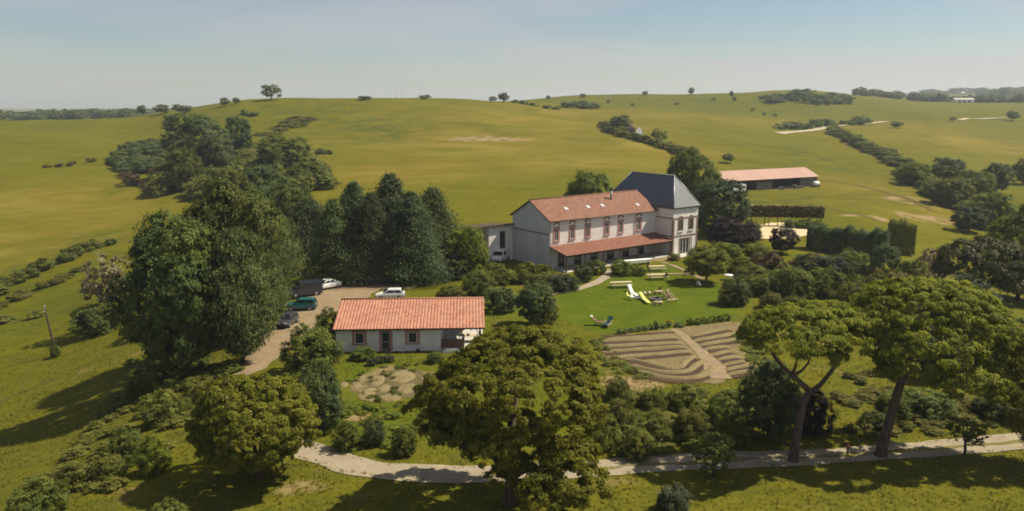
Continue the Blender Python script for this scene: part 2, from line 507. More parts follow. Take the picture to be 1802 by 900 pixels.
def build_ground():
    us = np.linspace(-1.08, 1.08, 560)
    Ys = np.exp(np.concatenate([np.linspace(math.log(12), math.log(220), 520), np.linspace(math.log(220), math.log(1400), 330)[1:], np.linspace(math.log(1400), math.log(9000), 60)[1:]]))
    U, YY = np.meshgrid(us, Ys)
    X = U * YY
    Z = terrain(X, YY)
    V = np.stack([X, YY, Z], -1).reshape(-1, 3)
    nr, nc = U.shape
    i = np.arange(nr-1)[:, None]*nc + np.arange(nc-1)[None, :]
    Fq = np.stack([i, i+1, i+nc+1, i+nc], -1).reshape(-1, 4)
    me = mesh_np('ground', V, Fq, smooth=True)
    Xf, Yf, Zf = V[:, 0], V[:, 1], V[:, 2]
    def setattr_(k, v):
        a = me.attributes.new(k, 'FLOAT', 'POINT'); a.data.foreach_set('value', np.clip(v, 0, 1).astype(np.float32))
    def b(px, py, rx, ry, rot=0.0, hard=1.0):
        return blob(Xf, Yf, G(px, py), rx, ry, rot, hard)
    rnd = 0.5*np.sin(Xf*.9+2*np.sin(Yf*.33)) + 0.5*np.sin(Yf*.7+1.5*np.sin(Xf*.41))
    lawn = smooth_poly(Xf, Yf, LP, 3.0) * 1.0
    lawn = np.maximum(lawn, 0.55*smooth_poly(Xf, Yf, GP, 6.0))
    lawn = np.maximum(lawn, 0.8*b(640, 650, 4, 6)); lawn = np.maximum(lawn, .7*b(900, 540, 8, 8))
    rough = np.clip((128 - Yf)/25, 0, 1) * np.clip((Xf + 75 + 0.0*Yf)/25, 0.35, 1)
    rough = np.maximum(rough, np.clip((Xf - 62)/12, 0, 1) * np.clip((160 - Yf)/20, 0, 1))
    dry = np.zeros_like(Xf)
    for q in [(820,250,75,70,.2),(960,215,90,60,0),(1010,200,60,40,0),(700,300,60,40,.3),(1000,285,45,35,0),(1150,260,35,40,0),(100,360,60,40,0),(60,420,40,30,0),(1700,250,80,70,0),(1560,220,60,60,0),(1660,375,25,22,0),(880,242,30,18,0),(300,395,20,20,0),(1230,205,90,60,0),(1500,330,30,30,0)]:
        dry = np.maximum(dry, b(*q))
    scrub = np.zeros_like(Xf)
    for q in [(500,220,40,70,0),(600,215,45,60,0),(520,195,60,40,0),(660,235,25,40,0),(1400,185,160,140,0),(1150,180,160,120,0),(30,560,14,25,0),(90,480,20,40,.4),(1350,350,40,25,0),(1420,275,25,60,0)]:
        scrub = np.maximum(scrub, b(*q))
    bare = np.zeros_like(Xf)
    for q in [(1600,352,9,10,-.5,2),(1630,385,10,7,0,2),(1530,382,9,4,0,2),(1340,362,6,2,0,2),(690,672,4.5,5.5,0,2),(760,615,6,1.3,0,2),(1100,672,3.0,2.2,0,2),(1135,680,2.5,2.0,.4,2),(1165,665,2.5,1.2,0,2),(1065,640,1.0,4,0,2),(860,245,25,9,0,2),(1190,872,1.6,1.3,0,2),(1090,850,2.0,1.0,0,2),(530,860,2.2,1.6,0,2),(330,680,3,1.5,0,2),(640,735,2,1.0,0,2),(1165,455,6,3,0.5,2)]:
        bare = np.maximum(bare, b(*q)*0.9)
    bare = bare * np.clip(0.75 + 0.45*rnd, 0, 1)
    for k, v in (('lawn', lawn), ('rough', rough), ('dry', dry), ('scrub', scrub), ('bare', bare)):
        setattr_(k, v)
    me.materials.append(MATS['meadow_ground'])
    o = bpy.data.objects.new('ground', me); link(o)
    tag(o, 'rolling olive green meadow hills', None, None, 'structure')
build_ground()

def gravel(name, a, b, c, scale=3.0):
    m, t, p = newmat(name)
    L = t.links.new
    p.inputs['Roughness'].default_value = 0.95; p.inputs['Specular IOR Level'].default_value = 0.1
    geo = N(t, 'ShaderNodeNewGeometry')
    def nz(s_, d=6, r=.7):
        n = N(t, 'ShaderNodeTexNoise'); n.inputs['Scale'].default_value = s_; n.inputs['Detail'].default_value = d; n.inputs['Roughness'].default_value = r
        L(geo.outputs['Position'], n.inputs['Vector']); return n.outputs['Fac']
    def mr(v, x0, x1):
        n = N(t, 'ShaderNodeMapRange'); n.inputs['From Min'].default_value = x0; n.inputs['From Max'].default_value = x1; L(v, n.inputs['Value']); return n.outputs[0]
    m1 = N(t, 'ShaderNodeMix', data_type='RGBA'); m1.inputs['A'].default_value = c4(a); m1.inputs['B'].default_value = c4(b)
    L(mr(nz(0.5), .35, .65), m1.inputs['Factor'])
    m2 = N(t, 'ShaderNodeMix', data_type='RGBA'); m2.inputs['B'].default_value = c4(c)
    L(m1.outputs['Result'], m2.inputs['A']); L(mr(nz(scale), .5, .72), m2.inputs['Factor'])
    L(m2.outputs['Result'], p.inputs['Base Color'])
    bp = N(t, 'ShaderNodeBump'); bp.inputs['Strength'].default_value = .5; bp.inputs['Distance'].default_value = .05
    L(nz(6), bp.inputs['Height']); L(bp.outputs[0], p.inputs['Normal'])
gravel('road_gravel', (0.33, 0.270, 0.185), (0.265, 0.215, 0.145), (0.205, 0.165, 0.11))
gravel('drive_gravel', (0.28, 0.205, 0.122), (0.22, 0.160, 0.095), (0.17, 0.122, 0.072))
gravel('soil', (0.195, 0.150, 0.068), (0.145, 0.108, 0.050), (0.12, 0.078, 0.042), 2.0)
gravel('furrow_soil', (0.070, 0.042, 0.028), (0.052, 0.031, 0.021), (0.10, 0.062, 0.04), 4.0)
gravel('straw_mulch', (0.225, 0.178, 0.088), (0.175, 0.135, 0.066), (0.14, 0.10, 0.05), 5.0)
gravel('arena_sand', (0.60, 0.46, 0.28), (0.52, 0.39, 0.23), (0.44, 0.32, 0.19))
gravel('verge_grass', (0.17, 0.145, 0.05), (0.12, 0.115, 0.022), (0.24, 0.19, 0.10), 3.0)
gravel('garden_earth', (0.125, 0.092, 0.045), (0.095, 0.085, 0.026), (0.075, 0.052, 0.03), 1.5)
gravel('field_track', (0.105, 0.082, 0.016), (0.085, 0.075, 0.010), (0.12, 0.09, 0.03), 1.0)
gravel('far_track', (0.42, 0.36, 0.25), (0.36, 0.30, 0.2), (0.3, 0.25, 0.15))

def spline(pts, step):
    """points along a Catmull-Rom line through (x, y) points, `step` metres apart"""
    P = [np.array(p[:2], float) for p in pts]
    P = [2*P[0]-P[1]] + P + [2*P[-1]-P[-2]]
    out = []
    for i in range(1, len(P)-2):
        n = max(2, int(np.linalg.norm(P[i+1]-P[i]) / step))
        for k in range(n):
            t = k / n
            out.append(0.5*((2*P[i]) + (P[i+1]-P[i-1])*t + (2*P[i-1]-5*P[i]+4*P[i+1]-P[i+2])*t*t + (3*P[i]-P[i-1]-3*P[i+1]+P[i+2])*t**3))
    out.append(P[-2])
    return np.array(out)
def strip(name, pxs, width, mat, off, step=0.4, nx=9, edge=0.35, seed=1, crown=0.0, widths=None):
    rg = np.random.default_rng(seed)
    C = spline([G(*p) for p in pxs], step)
    T = np.gradient(C, axis=0); T /= np.linalg.norm(T, axis=1)[:, None]
    Nn = np.stack([T[:, 1], -T[:, 0]], 1)
    n = len(C)
    w = np.full(n, width) if widths is None else np.interp(np.linspace(0, 1, n), np.linspace(0, 1, len(widths)), widths)
    def wob():
        k = rg.normal(0, 1, n)
        for _ in range(2): k = np.convolve(np.pad(k, 2, mode='edge'), np.ones(5)/5, 'valid')
        return k / (k.std() + 1e-6) * edge * 0.45
    wl, wr = -w/2 + wob(), w/2 + wob()
    s = np.linspace(0, 1, nx)
    off_ = wl[:, None]*(1-s) + wr[:, None]*s
    P = C[:, None, :] + Nn[:, None, :]*off_[:, :, None]
    z = terrain(P[..., 0], P[..., 1]) + off + crown*(1 - (2*s-1)**2)[None, :]*np.clip(np.minimum(np.arange(n), n-1-np.arange(n))/3.0, 0, 1)[:, None]**.6
    V = np.concatenate([P, z[..., None]], -1).reshape(-1, 3)
    i = np.arange(n-1)[:, None]*nx + np.arange(nx-1)[None, :]
    Fq = np.stack([i, i+1, i+nx+1, i+nx], -1).reshape(-1, 4)
    me = mesh_np(name, V, Fq, smooth=True); me.materials.append(MATS[mat])
    o = link(bpy.data.objects.new(name, me))
    return o
def sheet(name, pxs, mat, off, cell=0.25, seed=1, wob=0.25, straight=False):
    P = [G(*p) for p in pxs]
    if straight:
        P = np.concatenate([np.linspace(a[:2], b[:2], max(2, int((b-a).length/.5)), endpoint=False) for a, b in zip(P, P[1:]+P[:1])])
    else:
        P = spline(P + [P[0]], 0.5)
    rg = np.random.default_rng(seed)
    P = P + np.repeat(rg.normal(0, wob*.5, (len(P)//2+1, 2)), 2, 0)[:len(P)]
    poly = [tuple(p) for p in P]
    x0, y0 = P.min(0) - cell; x1, y1 = P.max(0) + cell
    xs = np.arange(x0, x1, cell); ys = np.arange(y0, y1, cell)
    X, Y = np.meshgrid(xs, ys)
    ins = inpoly(X[:-1, :-1] + cell/2, Y[:-1, :-1] + cell/2, poly)
    Z = terrain(X, Y) + off
    nc = X.shape[1]
    r, c = np.where(ins)
    i = r*nc + c
    Fq = np.stack([i, i+1, i+nc+1, i+nc], -1)
    used, inv = np.unique(Fq.ravel(), return_inverse=True)
    V = np.stack([X.ravel(), Y.ravel(), Z.ravel()], -1)[used]
    me = mesh_np(name, V, inv.reshape(-1, 4), smooth=True); me.materials.append(MATS[mat])
    return link(bpy.data.objects.new(name, me))

# ------------------------------------------------------------------ road, drive, paths, soil
road_px = [(505,780),(548,797),(620,819),(690,831),(790,835),(880,834),(970,830),(1060,823),(1150,817),(1240,812),(1395,806),(1550,797),(1690,786),(1802,777),(1960,765)]
tag(strip('road', [(395,668),(440,705),(470,745)] + road_px, 2.75, 'road_gravel', 0.05, 0.35, 11, 0.2, 3), 'pale gravel lane along the bottom', None, None, 'structure')
drive_px = [(360,690),(430,655),(480,612),(520,572),(560,540),(592,520),(640,505),(700,500),(738,504)]
tag(strip('grass_strip', [(1040,825.5),(1150,818),(1240,813),(1395,807),(1550,798),(1690,787),(1802,778),(1960,766)], .45, 'verge_grass', .075, .3, 5, .25, 13), 'grassy ridge along the middle of the lane', None, None, 'structure')
tag(strip('driveway', drive_px, 4.5, 'drive_gravel', 0.06, 0.4, 11, 0.6, 4, widths=[3.2,3.3,3.8,4.7,5.6,6.8,9,9,6,4]), 'sandy gravel driveway and parking', None, None, 'structure')
tag(strip('path', [(962,519),(1000,513),(1035,504),(1062,491),(1072,480),(1074,474)], 1.5, 'road_gravel', 0.06, 0.3, 7, 0.2, 5), 'curving gravel garden path', None, None, 'structure')
tag(strip('path', [(1165,462),(1190,470),(1215,482),(1240,492)], 0.9, 'drive_gravel', 0.06, 0.3, 5, 0.2, 6), 'trodden path over the lawn', None, None, 'structure')
tag(strip('path', [(1090,482),(1130,484),(1180,483),(1212,483)], 0.8, 'drive_gravel', 0.07, 0.3, 5, 0.25, 7), 'worn strip across the lawn', None, None, 'structure')
tag(strip('far_road', [(1372,236),(1400,233),(1440,228),(1480,222),(1530,218),(1560,215)], 5, 'far_track', 0.35, 3, 5, 0.8, 8), 'pale country road across the far hillside', None, None, 'structure')
tag(strip('far_road', [(1690,212),(1730,210),(1780,208)], 4, 'far_track', 0.35, 3, 5, 0.8, 9), 'pale track far right', None, None, 'structure')
tag(sheet('soil_plot', [(1050,598),(1120,588),(1190,578),(1300,566),(1322,592),(1302,612),(1340,655),(1285,664),(1262,676),(1180,672),(1112,656),(1072,634)], 'soil', 0.04, 0.2, 3, .3, True), 'bare brown vegetable plot', None, None, 'structure')
tag(sheet('soil_plot', [(622,690),(645,664),(690,650),(762,655),(766,676),(715,698),(680,706),(640,702)], 'soil', 0.04, 0.2, 4, .9), 'bare soil garden below the cottage', None, None, 'structure')
tag(sheet('sand_arena', [(1330,398),(1370,392),(1425,399),(1428,412),(1380,420),(1335,418)], 'arena_sand', 0.06, 0.4, 5), 'pale sand riding arena', None, None, 'structure')
tag(strip('grass_track', [(-30,718),(50,686),(120,655),(195,622),(240,600)], .7, 'field_track', .04, .5, 5, .3, 21), 'faint worn track over the left slope', None, None, 'structure')
tag(strip('grass_track', [(1320,345),(1400,355),(1480,372),(1560,396)], 1.6, 'field_track', .06, 1.0, 5, .6, 23), 'faint track across the meadow below the barn', None, None, 'structure')
tag(strip('grass_track', [(1440,318),(1500,326),(1580,345),(1640,372)], 2.0, 'field_track', .07, 1.0, 5, .8, 24), 'faint track leaving the barn', None, None, 'structure')
# ------------------------------------------------------------------ foliage
def unit(v):
    return v / (np.linalg.norm(v, axis=1)[:, None] + 1e-9)
def cards(c, size, nrm, rg, aspect=0.6, along=None):
    """diamond leaves: centre, half length, facing; `along` gives the long axis when it matters"""
    n = len(c)
    nrm = unit(nrm)
    if along is None:
        along = rg.normal(size=(n, 3))
    u = along - nrm * (along*nrm).sum(1)[:, None]
    u = unit(u); w = np.cross(nrm, u)
    s = size[:, None]
    bend = nrm * s * 0.18
    V = np.stack([c - u*s, c - w*s*aspect + bend, c + u*s, c + w*s*aspect + bend], 1).reshape(-1, 3)
    return V, np.arange(4*n).reshape(-1, 4)
def rdir(rg, n):
    return unit(rg.normal(size=(n, 3)))
def finish(name, c, size, nrm, tint, rg, aspect=0.6, along=None):
    V, Fq = cards(c, size, nrm, rg, aspect, along)
    return mesh_np(name, V, Fq, np.clip(tint, 0, 1))
def gen_broad(seed, lobes=12, clumps=300, per=26, leaf=0.055, cr=0.10, low=-0.75, spread=0.6, name='crown'):
    """crown in [-1,1]x[-1,1]x[0,2]: lobes > clumps > leaves, with gaps between the clumps"""
    rg = np.random.default_rng(seed)
    d = rdir(rg, lobes*3); d = d[d[:, 2] > low+0.1][:lobes]
    # spread lobes apart
    for _ in range(30):
        f = d[:, None, :] - d[None, :, :]
        r2 = (f*f).sum(-1) + 1e-2
        d = unit(d + 0.02*(f / r2[..., None]).sum(1)); d[:, 2] = np.maximum(d[:, 2], low)
        d = unit(d)
    lc = d * (spread + rg.uniform(-.14, .10, (len(d), 1)))
    lr = rg.uniform(.30, .52, len(d))
    lt = rg.uniform(0.2, 0.8, len(d))
    lc = np.vstack([lc, [[0, 0, 0.1]]]); lr = np.append(lr, .55); lt = np.append(lt, .5)
    C, D, T = [], [], []
    while len(C) < clumps:
        k = rg.integers(len(lr)); dd = rdir(rg, 1)[0]
        p = lc[k] + dd*lr[k]*rg.uniform(.80, 1.10)
        if p[2] < low: continue
        q = np.linalg.norm(lc - p, axis=1) / lr
        q[k] = 9
        if q.min() < 0.72: continue
        C.append(p); D.append(dd); T.append(lt[k])
    C = np.array(C); D = np.array(D); T = np.array(T) + rg.uniform(-.28, .28, len(C))
    rr = cr * rg.uniform(.6, 1.45, len(C))
    off = rg.normal(size=(len(C), per, 3)) * 0.55
    off *= rr[:, None, None]
    off[:, :, 2] *= .75
    c = (C[:, None, :] + off).reshape(-1, 3)
    nrm = np.repeat(D, per, 0)*1.15 + rg.normal(size=(len(c), 3))*0.42 + np.array([0, 0, .40])
    size = leaf * rg.uniform(.45, 1.4, len(c))
    tint = np.repeat(T, per) + rg.normal(0, .07, len(c))
    c[:, 2] += 1.0
    ext = np.percentile(np.abs(c[:, :2]), 99); c[:, :2] /= ext
    c[:, 2] *= 2.0 / np.percentile(c[:, 2], 99.7)
    c[:, 2] = np.maximum(c[:, 2], 0.0)
    return finish(name, c, size, nrm, tint, rg, .62)
def gen_conifer(seed, layers=26, arms=9, per=22, leaf=0.06, power=0.75, droop=0.25, name='crown', up=0.4, base_r=1.0):
    """columns and cones of foliage in [-1,1]x[-1,1]x[0,2], built branch by branch"""
    rg = np.random.default_rng(seed)
    c, n, tn, al = [], [], [], []
    lob = rg.uniform(0, 6.28, 3)
    for i in range(layers):
        f = (i + rg.uniform(-.3, .3)) / layers
        f = min(max(f, 0.0), 1.0)
        R_ = (1 - f)**power * base_r * min(1, .72 + f*1.5)
        na = max(3, int(arms * (R_ + .25)))
        for k in range(na):
            a = rg.uniform(0, 6.283)
            r = R_ * rg.uniform(.62, 1.16) * (1 + .16*math.sin(3*a + lob[0]) + .13*math.sin(5*a + lob[1] + f*6) + .10*math.sin(f*21 + lob[2]))
            m = per
            t = rg.uniform(0.15, 1.0, m)**0.6
            d = np.array([math.cos(a), math.sin(a), 0])
            p = d[None, :]*(r*t)[:, None]
            p[:, 2] = 2*f + r*(up*t - droop*t*t*1.4) + rg.normal(0, .02, m)
            p[:, :2] += rg.normal(0, .05 + .06*(R_), (m, 2)); p[:, 2] += rg.normal(0, .025, m)
            c.append(p)
            n.append(d*.95 + rg.normal(size=(m, 3))*.5 + np.array([0, 0, .6]))
            al.append(np.tile(np.array([0, 0, .6*(1 if up > .5 else -1)]) + d*.3, (m, 1)) + rg.normal(size=(m, 3))*.45)
            tn.append(np.full(m, rg.uniform(.1, .9)) + rg.normal(0, .1, m) + (t-.6)*.3)
    c = np.concatenate(c); n = np.concatenate(n); tn = np.concatenate(tn); al = np.concatenate(al)
    c[:, 2] *= 2.0 / c[:, 2].max(); c[:, 2] = np.maximum(c[:, 2], 0.0)
    size = leaf * rg.uniform(.6, 1.3, len(c))
    return finish(name, c, size, n, tn, rg, .42, al)
def pads_mesh(name, pads, seed, puff=0.75, tuft=0.27, per_m2=1.25, needles=26, low_cut=-0.25, aspect=0.22, tint_amp=.3):
    """umbrella pine foliage in metres: each pad (x, y, z, rx, ry, rz) carries rounded puffs on its upper side, each puff is made of radiating needle tufts"""
    rg = np.random.default_rng(seed)
    c, n, al, tn = [], [], [], []
    PC = np.array([p[:3] for p in pads]); PR = np.array([p[3:6] for p in pads])
    for ip, p in enumerate(pads):
        area = 2*math.pi*p[3]*max(p[4], p[5])
        npf = int(area*per_m2)
        ptint = rg.uniform(.35, .65)
        for _ in range(npf):
            d = rdir(rg, 1)[0]
            if d[2] < low_cut: continue
            if d[2] < .1 and rg.random() < .35: continue
            q = PC[ip] + d*PR[ip]*rg.uniform(.86, 1.05)
            e = (((q - PC)/PR)**2).sum(1); e[ip] = 9
            if e.min() < .50: continue
            pr = puff*rg.uniform(.6, 1.3)
            m = int(needles*(pr/puff)**1.6*rg.uniform(.8, 1.2)) + 6
            dd = rdir(rg, m); dd = unit(dd + d[None, :]*.55 + np.array([0, 0, .35]))
            pos = q + dd*pr*np.array([1, 1, .62])*(rg.uniform(.25, 1.0, (m, 1))**.6 + (rg.random((m, 1)) < .18)*rg.uniform(.05, .4, (m, 1)))
            c.append(pos)
            al.append(rg.normal(size=(m, 3)) + np.array([0, 0, .5]))
            n.append(dd*1.0 + d[None, :]*.6 + rg.normal(size=(m, 3))*.46)
            tn.append(np.full(m, ptint + rg.uniform(-tint_amp, tint_amp)) + rg.normal(0, .06, m))
    c = np.concatenate(c); n = np.concatenate(n); al = np.concatenate(al); tn = np.concatenate(tn)
    size = tuft*rg.uniform(.6, 1.25, len(c))
    return finish(name, c, size, n, tn, rg, aspect*1.9, al)
def gen_box_hedge(L_, W_, H_, seed, leaf=0.16, dens=55, top_rag=0.12):
    rg = np.random.default_rng(seed)
    c, n = [], []
    def face(area, fn, nn):
        m = int(area*dens); a = rg.random(m); b_ = rg.random(m)
        p = fn(a, b_); c.append(p + rg.normal(0, .07, p.shape)); n.append(np.tile(nn, (m, 1)))
    face(L_*H_, lambda a, b_: np.stack([(a-.5)*L_, np.full_like(a, -W_/2)+.05*np.sin(a*40), b_*H_], 1), (0, -1, .3))
    face(L_*H_, lambda a, b_: np.stack([(a-.5)*L_, np.full_like(a, W_/2), b_*H_], 1), (0, 1, .3))
    face(W_*H_, lambda a, b_: np.stack([np.full_like(a, -L_/2), (a-.5)*W_, b_*H_], 1), (-1, 0, .3))
    face(W_*H_, lambda a, b_: np.stack([np.full_like(a, L_/2), (a-.5)*W_, b_*H_], 1), (1, 0, .3))
    face(L_*W_*1.4, lambda a, b_: np.stack([(a-.5)*L_, (b_-.5)*W_, H_ + top_rag*(np.sin(a*L_*1.1)+np.sin(a*L_*2.7+1)+rg.normal(0,.7,a.shape))], 1), (0, 0, 1))
    face(L_*H_*.5, lambda a, b_: np.stack([(a-.5)*L_, (rg.random(a.shape)-.5)*W_*.6, b_*H_*.95], 1), (0, -.6, .6))
    c = np.concatenate(c); n = np.concatenate(n)
    c[:, 2] = np.maximum(c[:, 2], 0)
    n = n + rg.normal(size=n.shape)*.55
    t = .5 + .25*np.sin(c[:, 0]*.9) + rg.normal(0, .16, len(c))
    return finish('foliage', c, leaf*rg.uniform(.6, 1.3, len(c)), n, t, rg, .55)
def unit_trunk(seed, limbs=5, r=0.045, name='trunk'):
    """trunk and limbs of height 1 (limbs reach 1.0)"""
    rg = random.Random(seed)
    mb = MB()
    mb.tube([(0,0,-.03),(0.01,0,.15),(.0,.012,.35),(.01,0,.6),(0,0,.95)], [r*1.45, r, r*.85, r*.6, r*.15], 8)
    for k in range(limbs):
        a = k*2*math.pi/limbs + rg.uniform(-.4, .4); z = rg.uniform(.28, .55); l = rg.uniform(.22, .34)
        d = (math.cos(a), math.sin(a))
        mb.tube([(0,0,z), (d[0]*l*.4, d[1]*l*.4, z+.10), (d[0]*l*.8, d[1]*l*.8, z+.26), (d[0]*l, d[1]*l, z+.40)], [r*.55, r*.42, r*.25, r*.08], 6)
    return mb

LIB = {}
def lib(k):
    if k in LIB: return LIB[k]
    kind, i = k.rsplit('#', 1); i = int(i)
    if kind == 'big':   me = gen_broad(11+i, 18, 900, 72, .0255, .078, -.9, .62)
    elif kind == 'mid': me = gen_broad(31+i, 14, 430, 62, .036, .10, -.85, .62)
    elif kind == 'loose': me = gen_broad(51+i, 13, 190, 26, .055, .10, -.7, .68)
    elif kind == 'shrub': me = gen_broad(71+i, 14, 340, 50, .041, .12, -.98, .66)
    elif kind == 'far': me = gen_broad(91+i, 9, 110, 16, .105, .16, -.8, .55)
    elif kind == 'tiny': me = gen_broad(111+i, 6, 36, 10, .19, .2, -.8, .5)
    elif kind == 'fir': me = gen_conifer(131+i, 44, 24, 40, .030, .66, .28, up=.22)
    elif kind == 'cypress': me = gen_conifer(151+i, 40, 24, 40, .036, .55, .05, up=.70)
    elif kind == 'cone': me = gen_conifer(171+i, 16, 8, 16, .11, .6, .1, up=.5)
    me.materials.append(MATS['oak_leaves'])
    LIB[k] = me
    return me
TR = {}
def trunk_lib(i, bark='bark'):
    k = (i, bark)
    if k not in TR:
        TR[k] = unit_trunk(i, 0 if i == 4 else 5).mesh('trunk', [bark])
    return TR[k]
rnd = random.Random(5)
def measure(px, top, width, Y=None, base=None):
    P = G(px, base) if Y is None else at(px, Y)
    h = z_of(top, P.y) - P.z
    d = depth(P.y, P.z + h*.5)
    if Y is not None:                                   # the column was read at the middle of the crown
        x = (px - 901) / FPX * d
        P = Vector((x, Y, tz(x, Y)))
    return P, max(h, 0.5), width*d/FPX
def tree(name, label, cat, px, top, width, lk, mat, Y=None, base=None, cb=0.12, group=None, depthk=1.0, trunk=True, ntop=None):
    """a tree measured in the photograph: column, top row, crown width (all in photo px) and its distance or foot"""
    P, h, w = measure(px, top, width, Y, base)
    root = empty(name, P, rnd.uniform(0, 6.28), label, cat, group)
    put(lib(lk), 'crown', root, (0, 0, h*cb), (0, 0, 0), (w/2, w/2*depthk, h*(1-cb)/2), mat)
    if trunk:
        k = 4 if lk.split('#')[0] in ('fir', 'cypress') else rnd.randrange(4)
        f = .95 if lk.startswith(('loose', 'far')) else .72
        tr = put(trunk_lib(k), 'trunk', root, (0, 0, 0), (0, 0, 0), (min(h, w)*f, min(h, w)*f, h*f))
    return root
def shrub(label, px, top, width, lk, mat, Y=None, base=None, name='shrub', cat='shrub', group=None, depthk=1.0, sink=.08):
    P, h, w = measure(px, top, width, Y, base)
    o = put(lib(lk), name, None, P - Vector((0, 0, h*sink)), (0, 0, rnd.uniform(0, 6.28)), (w/2, w/2*depthk, h*(1+sink)/2), mat)
    return tag(o, label, cat, group)
def mass(name, label, cat, pts, lk, mat, wm, hm, seed=1, kind=None, group=None, jitter=1.0):
    """one continuous thicket or hedgerow: many bush shapes along pts (x, y in metres on the ground) merged into one mesh"""
    rg = np.random.default_rng(seed)
    Vs, Fs, Ts = [], [], []; b = 0
    for i, p in enumerate(pts):
        me = lib(lk + '#' + str(int(rg.integers(3))))
        V = np.empty(len(me.vertices)*3, np.float32); me.vertices.foreach_get('co', V); V = V.reshape(-1, 3).copy()
        Fq = np.empty(len(me.loops), np.int32); me.loops.foreach_get('vertex_index', Fq); Fq = Fq.reshape(-1, 4)
        T = np.empty(len(me.polygons), np.float32); me.attributes['tint'].data.foreach_get('value', T)
        a = rg.uniform(0, 6.28); w = wm*rg.uniform(.7, 1.35); h = hm*rg.uniform(.65, 1.3)
        x = V[:, 0]*w/2; y = V[:, 1]*w/2
        jx, jy = rg.normal(0, jitter, 2)
        X = p[0]+jx; Yv = p[1]+jy
        V = np.stack([x*math.cos(a)-y*math.sin(a)+X, x*math.sin(a)+y*math.cos(a)+Yv, V[:, 2]*h/2 + tz(X, Yv) - h*.1], 1)
        Vs.append(V); Fs.append(Fq+b); b += len(V); Ts.append(np.clip(T + rg.normal(0, .14), 0, 1))
    V = np.concatenate(Vs); o0 = V.mean(0)*[1, 1, 0] + [0, 0, V[:, 2].min()]
    me = mesh_np(name, V - o0, np.concatenate(Fs), np.concatenate(Ts)); me.materials.append(MATS[mat])
    o = link(bpy.data.objects.new(name, me)); o.location = o0
    return tag(o, label, cat, group, kind)
def line_pts(pxs, step):
    return list(spline([G(*p) for p in pxs], step))
def area_pts(pxs, n, seed=1):
    rg = np.random.default_rng(seed)
    P = [(q.x, q.y) for q in (G(*p) for p in pxs)]
    A = np.array(P); out = []
    while len(out) < n:
        q = rg.uniform(A.min(0), A.max(0))
        if inpoly(np.array([q[0]]), np.array([q[1]]), P)[0]: out.append(q)
    return out
def ypts(px0, px1, n, Y, dY, seed=1):
    rg = np.random.default_rng(seed)
    return [(p.x, p.y) for p in (at(px0 + (px1-px0)*(i+rg.uniform(.1,.9))/n, Y + rg.uniform(-dY, dY)) for i in range(n))]

# ---- trees beside the drive (left of the cottage)
tree('oak_tree', 'big dark oak at the left end of the grove, low branches over the grass', 'oak tree', 306, 385, 176, 'big#0', 'oak_leaves', Y=81, cb=.10)
tree('oak_tree', 'tallest dark oak in the middle of the grove, behind the conifer by the drive', 'oak tree', 392, 324, 180, 'big#1', 'oak_leaves', Y=92, cb=.08)
tree('cypress_tree', 'broad mid green conifer at the lower corner of the grove, by the driveway bend', 'conifer', 420, 400, 140, 'cypress#0', 'cypress_leaves', Y=82, cb=.02)
tree('cypress_tree', 'conifer at the drive edge, right behind the dark hatchback', 'conifer', 464, 388, 104, 'cypress#1', 'cypress_leaves', Y=94, cb=.02)
tree('cypress_tree', 'conifer beside the teal car, branches over its bonnet', 'conifer', 482, 368, 100, 'cypress#2', 'cypress_leaves', Y=113, cb=.02)
tree('cypress_tree', 'dark conifer standing behind the white saloon with the roof rack', 'conifer', 545, 350, 112, 'cypress#0', 'fir_leaves', Y=131, cb=.02)
tree('oak_tree', 'rounded oak crown behind the tallest oak, in front of the hillside thicket', 'oak tree', 436, 335, 130, 'big#0', 'oak_leaves', Y=112, cb=.08)
tree('fir_tree', 'dark fir with a narrow pointed top, left in the row behind the parked cars', 'fir tree', 624, 318, 140, 'fir#0', 'fir_leaves', Y=124, cb=.06)
tree('fir_tree', 'tallest dark fir in the row behind the parked cars', 'fir tree', 688, 303, 165, 'fir#1', 'fir_leaves', Y=126, cb=.06)
tree('fir_tree', 'broad shaggy fir at the right end of the row, next to the bright round tree', 'fir tree', 762, 325, 150, 'fir#2', 'cypress_leaves', Y=128, cb=.03)
tree('fir_tree', 'slim fir squeezed between the tallest fir and its left neighbour', 'fir tree', 655, 334, 120, 'fir#2', 'fir_leaves', Y=121, cb=.04)
tree('fir_tree', 'fir in front of the broad shaggy fir, over the shaded parking spaces', 'fir tree', 726, 336, 150, 'fir#0', 'fir_leaves', Y=121, cb=.03)
tree('fir_tree', 'small fir between the dark conifer and the pointed fir', 'fir tree', 588, 348, 125, 'fir#1', 'cypress_leaves', Y=121, cb=.03)
tree('round_tree', 'bright yellow green round tree left of the white annexe', 'tree', 824, 400, 74, 'mid#0', 'bright_leaves', Y=124, cb=.02)
tree('dead_tree', 'pale half bare tree left of the big dark oak', 'tree', 188, 448, 78, 'loose#0', 'pale_twigs', Y=118, cb=.2)
shrub('dark bush on the slope below the pale half bare tree', 172, 535, 84, 'shrub#0', 'oak_leaves', base=585)
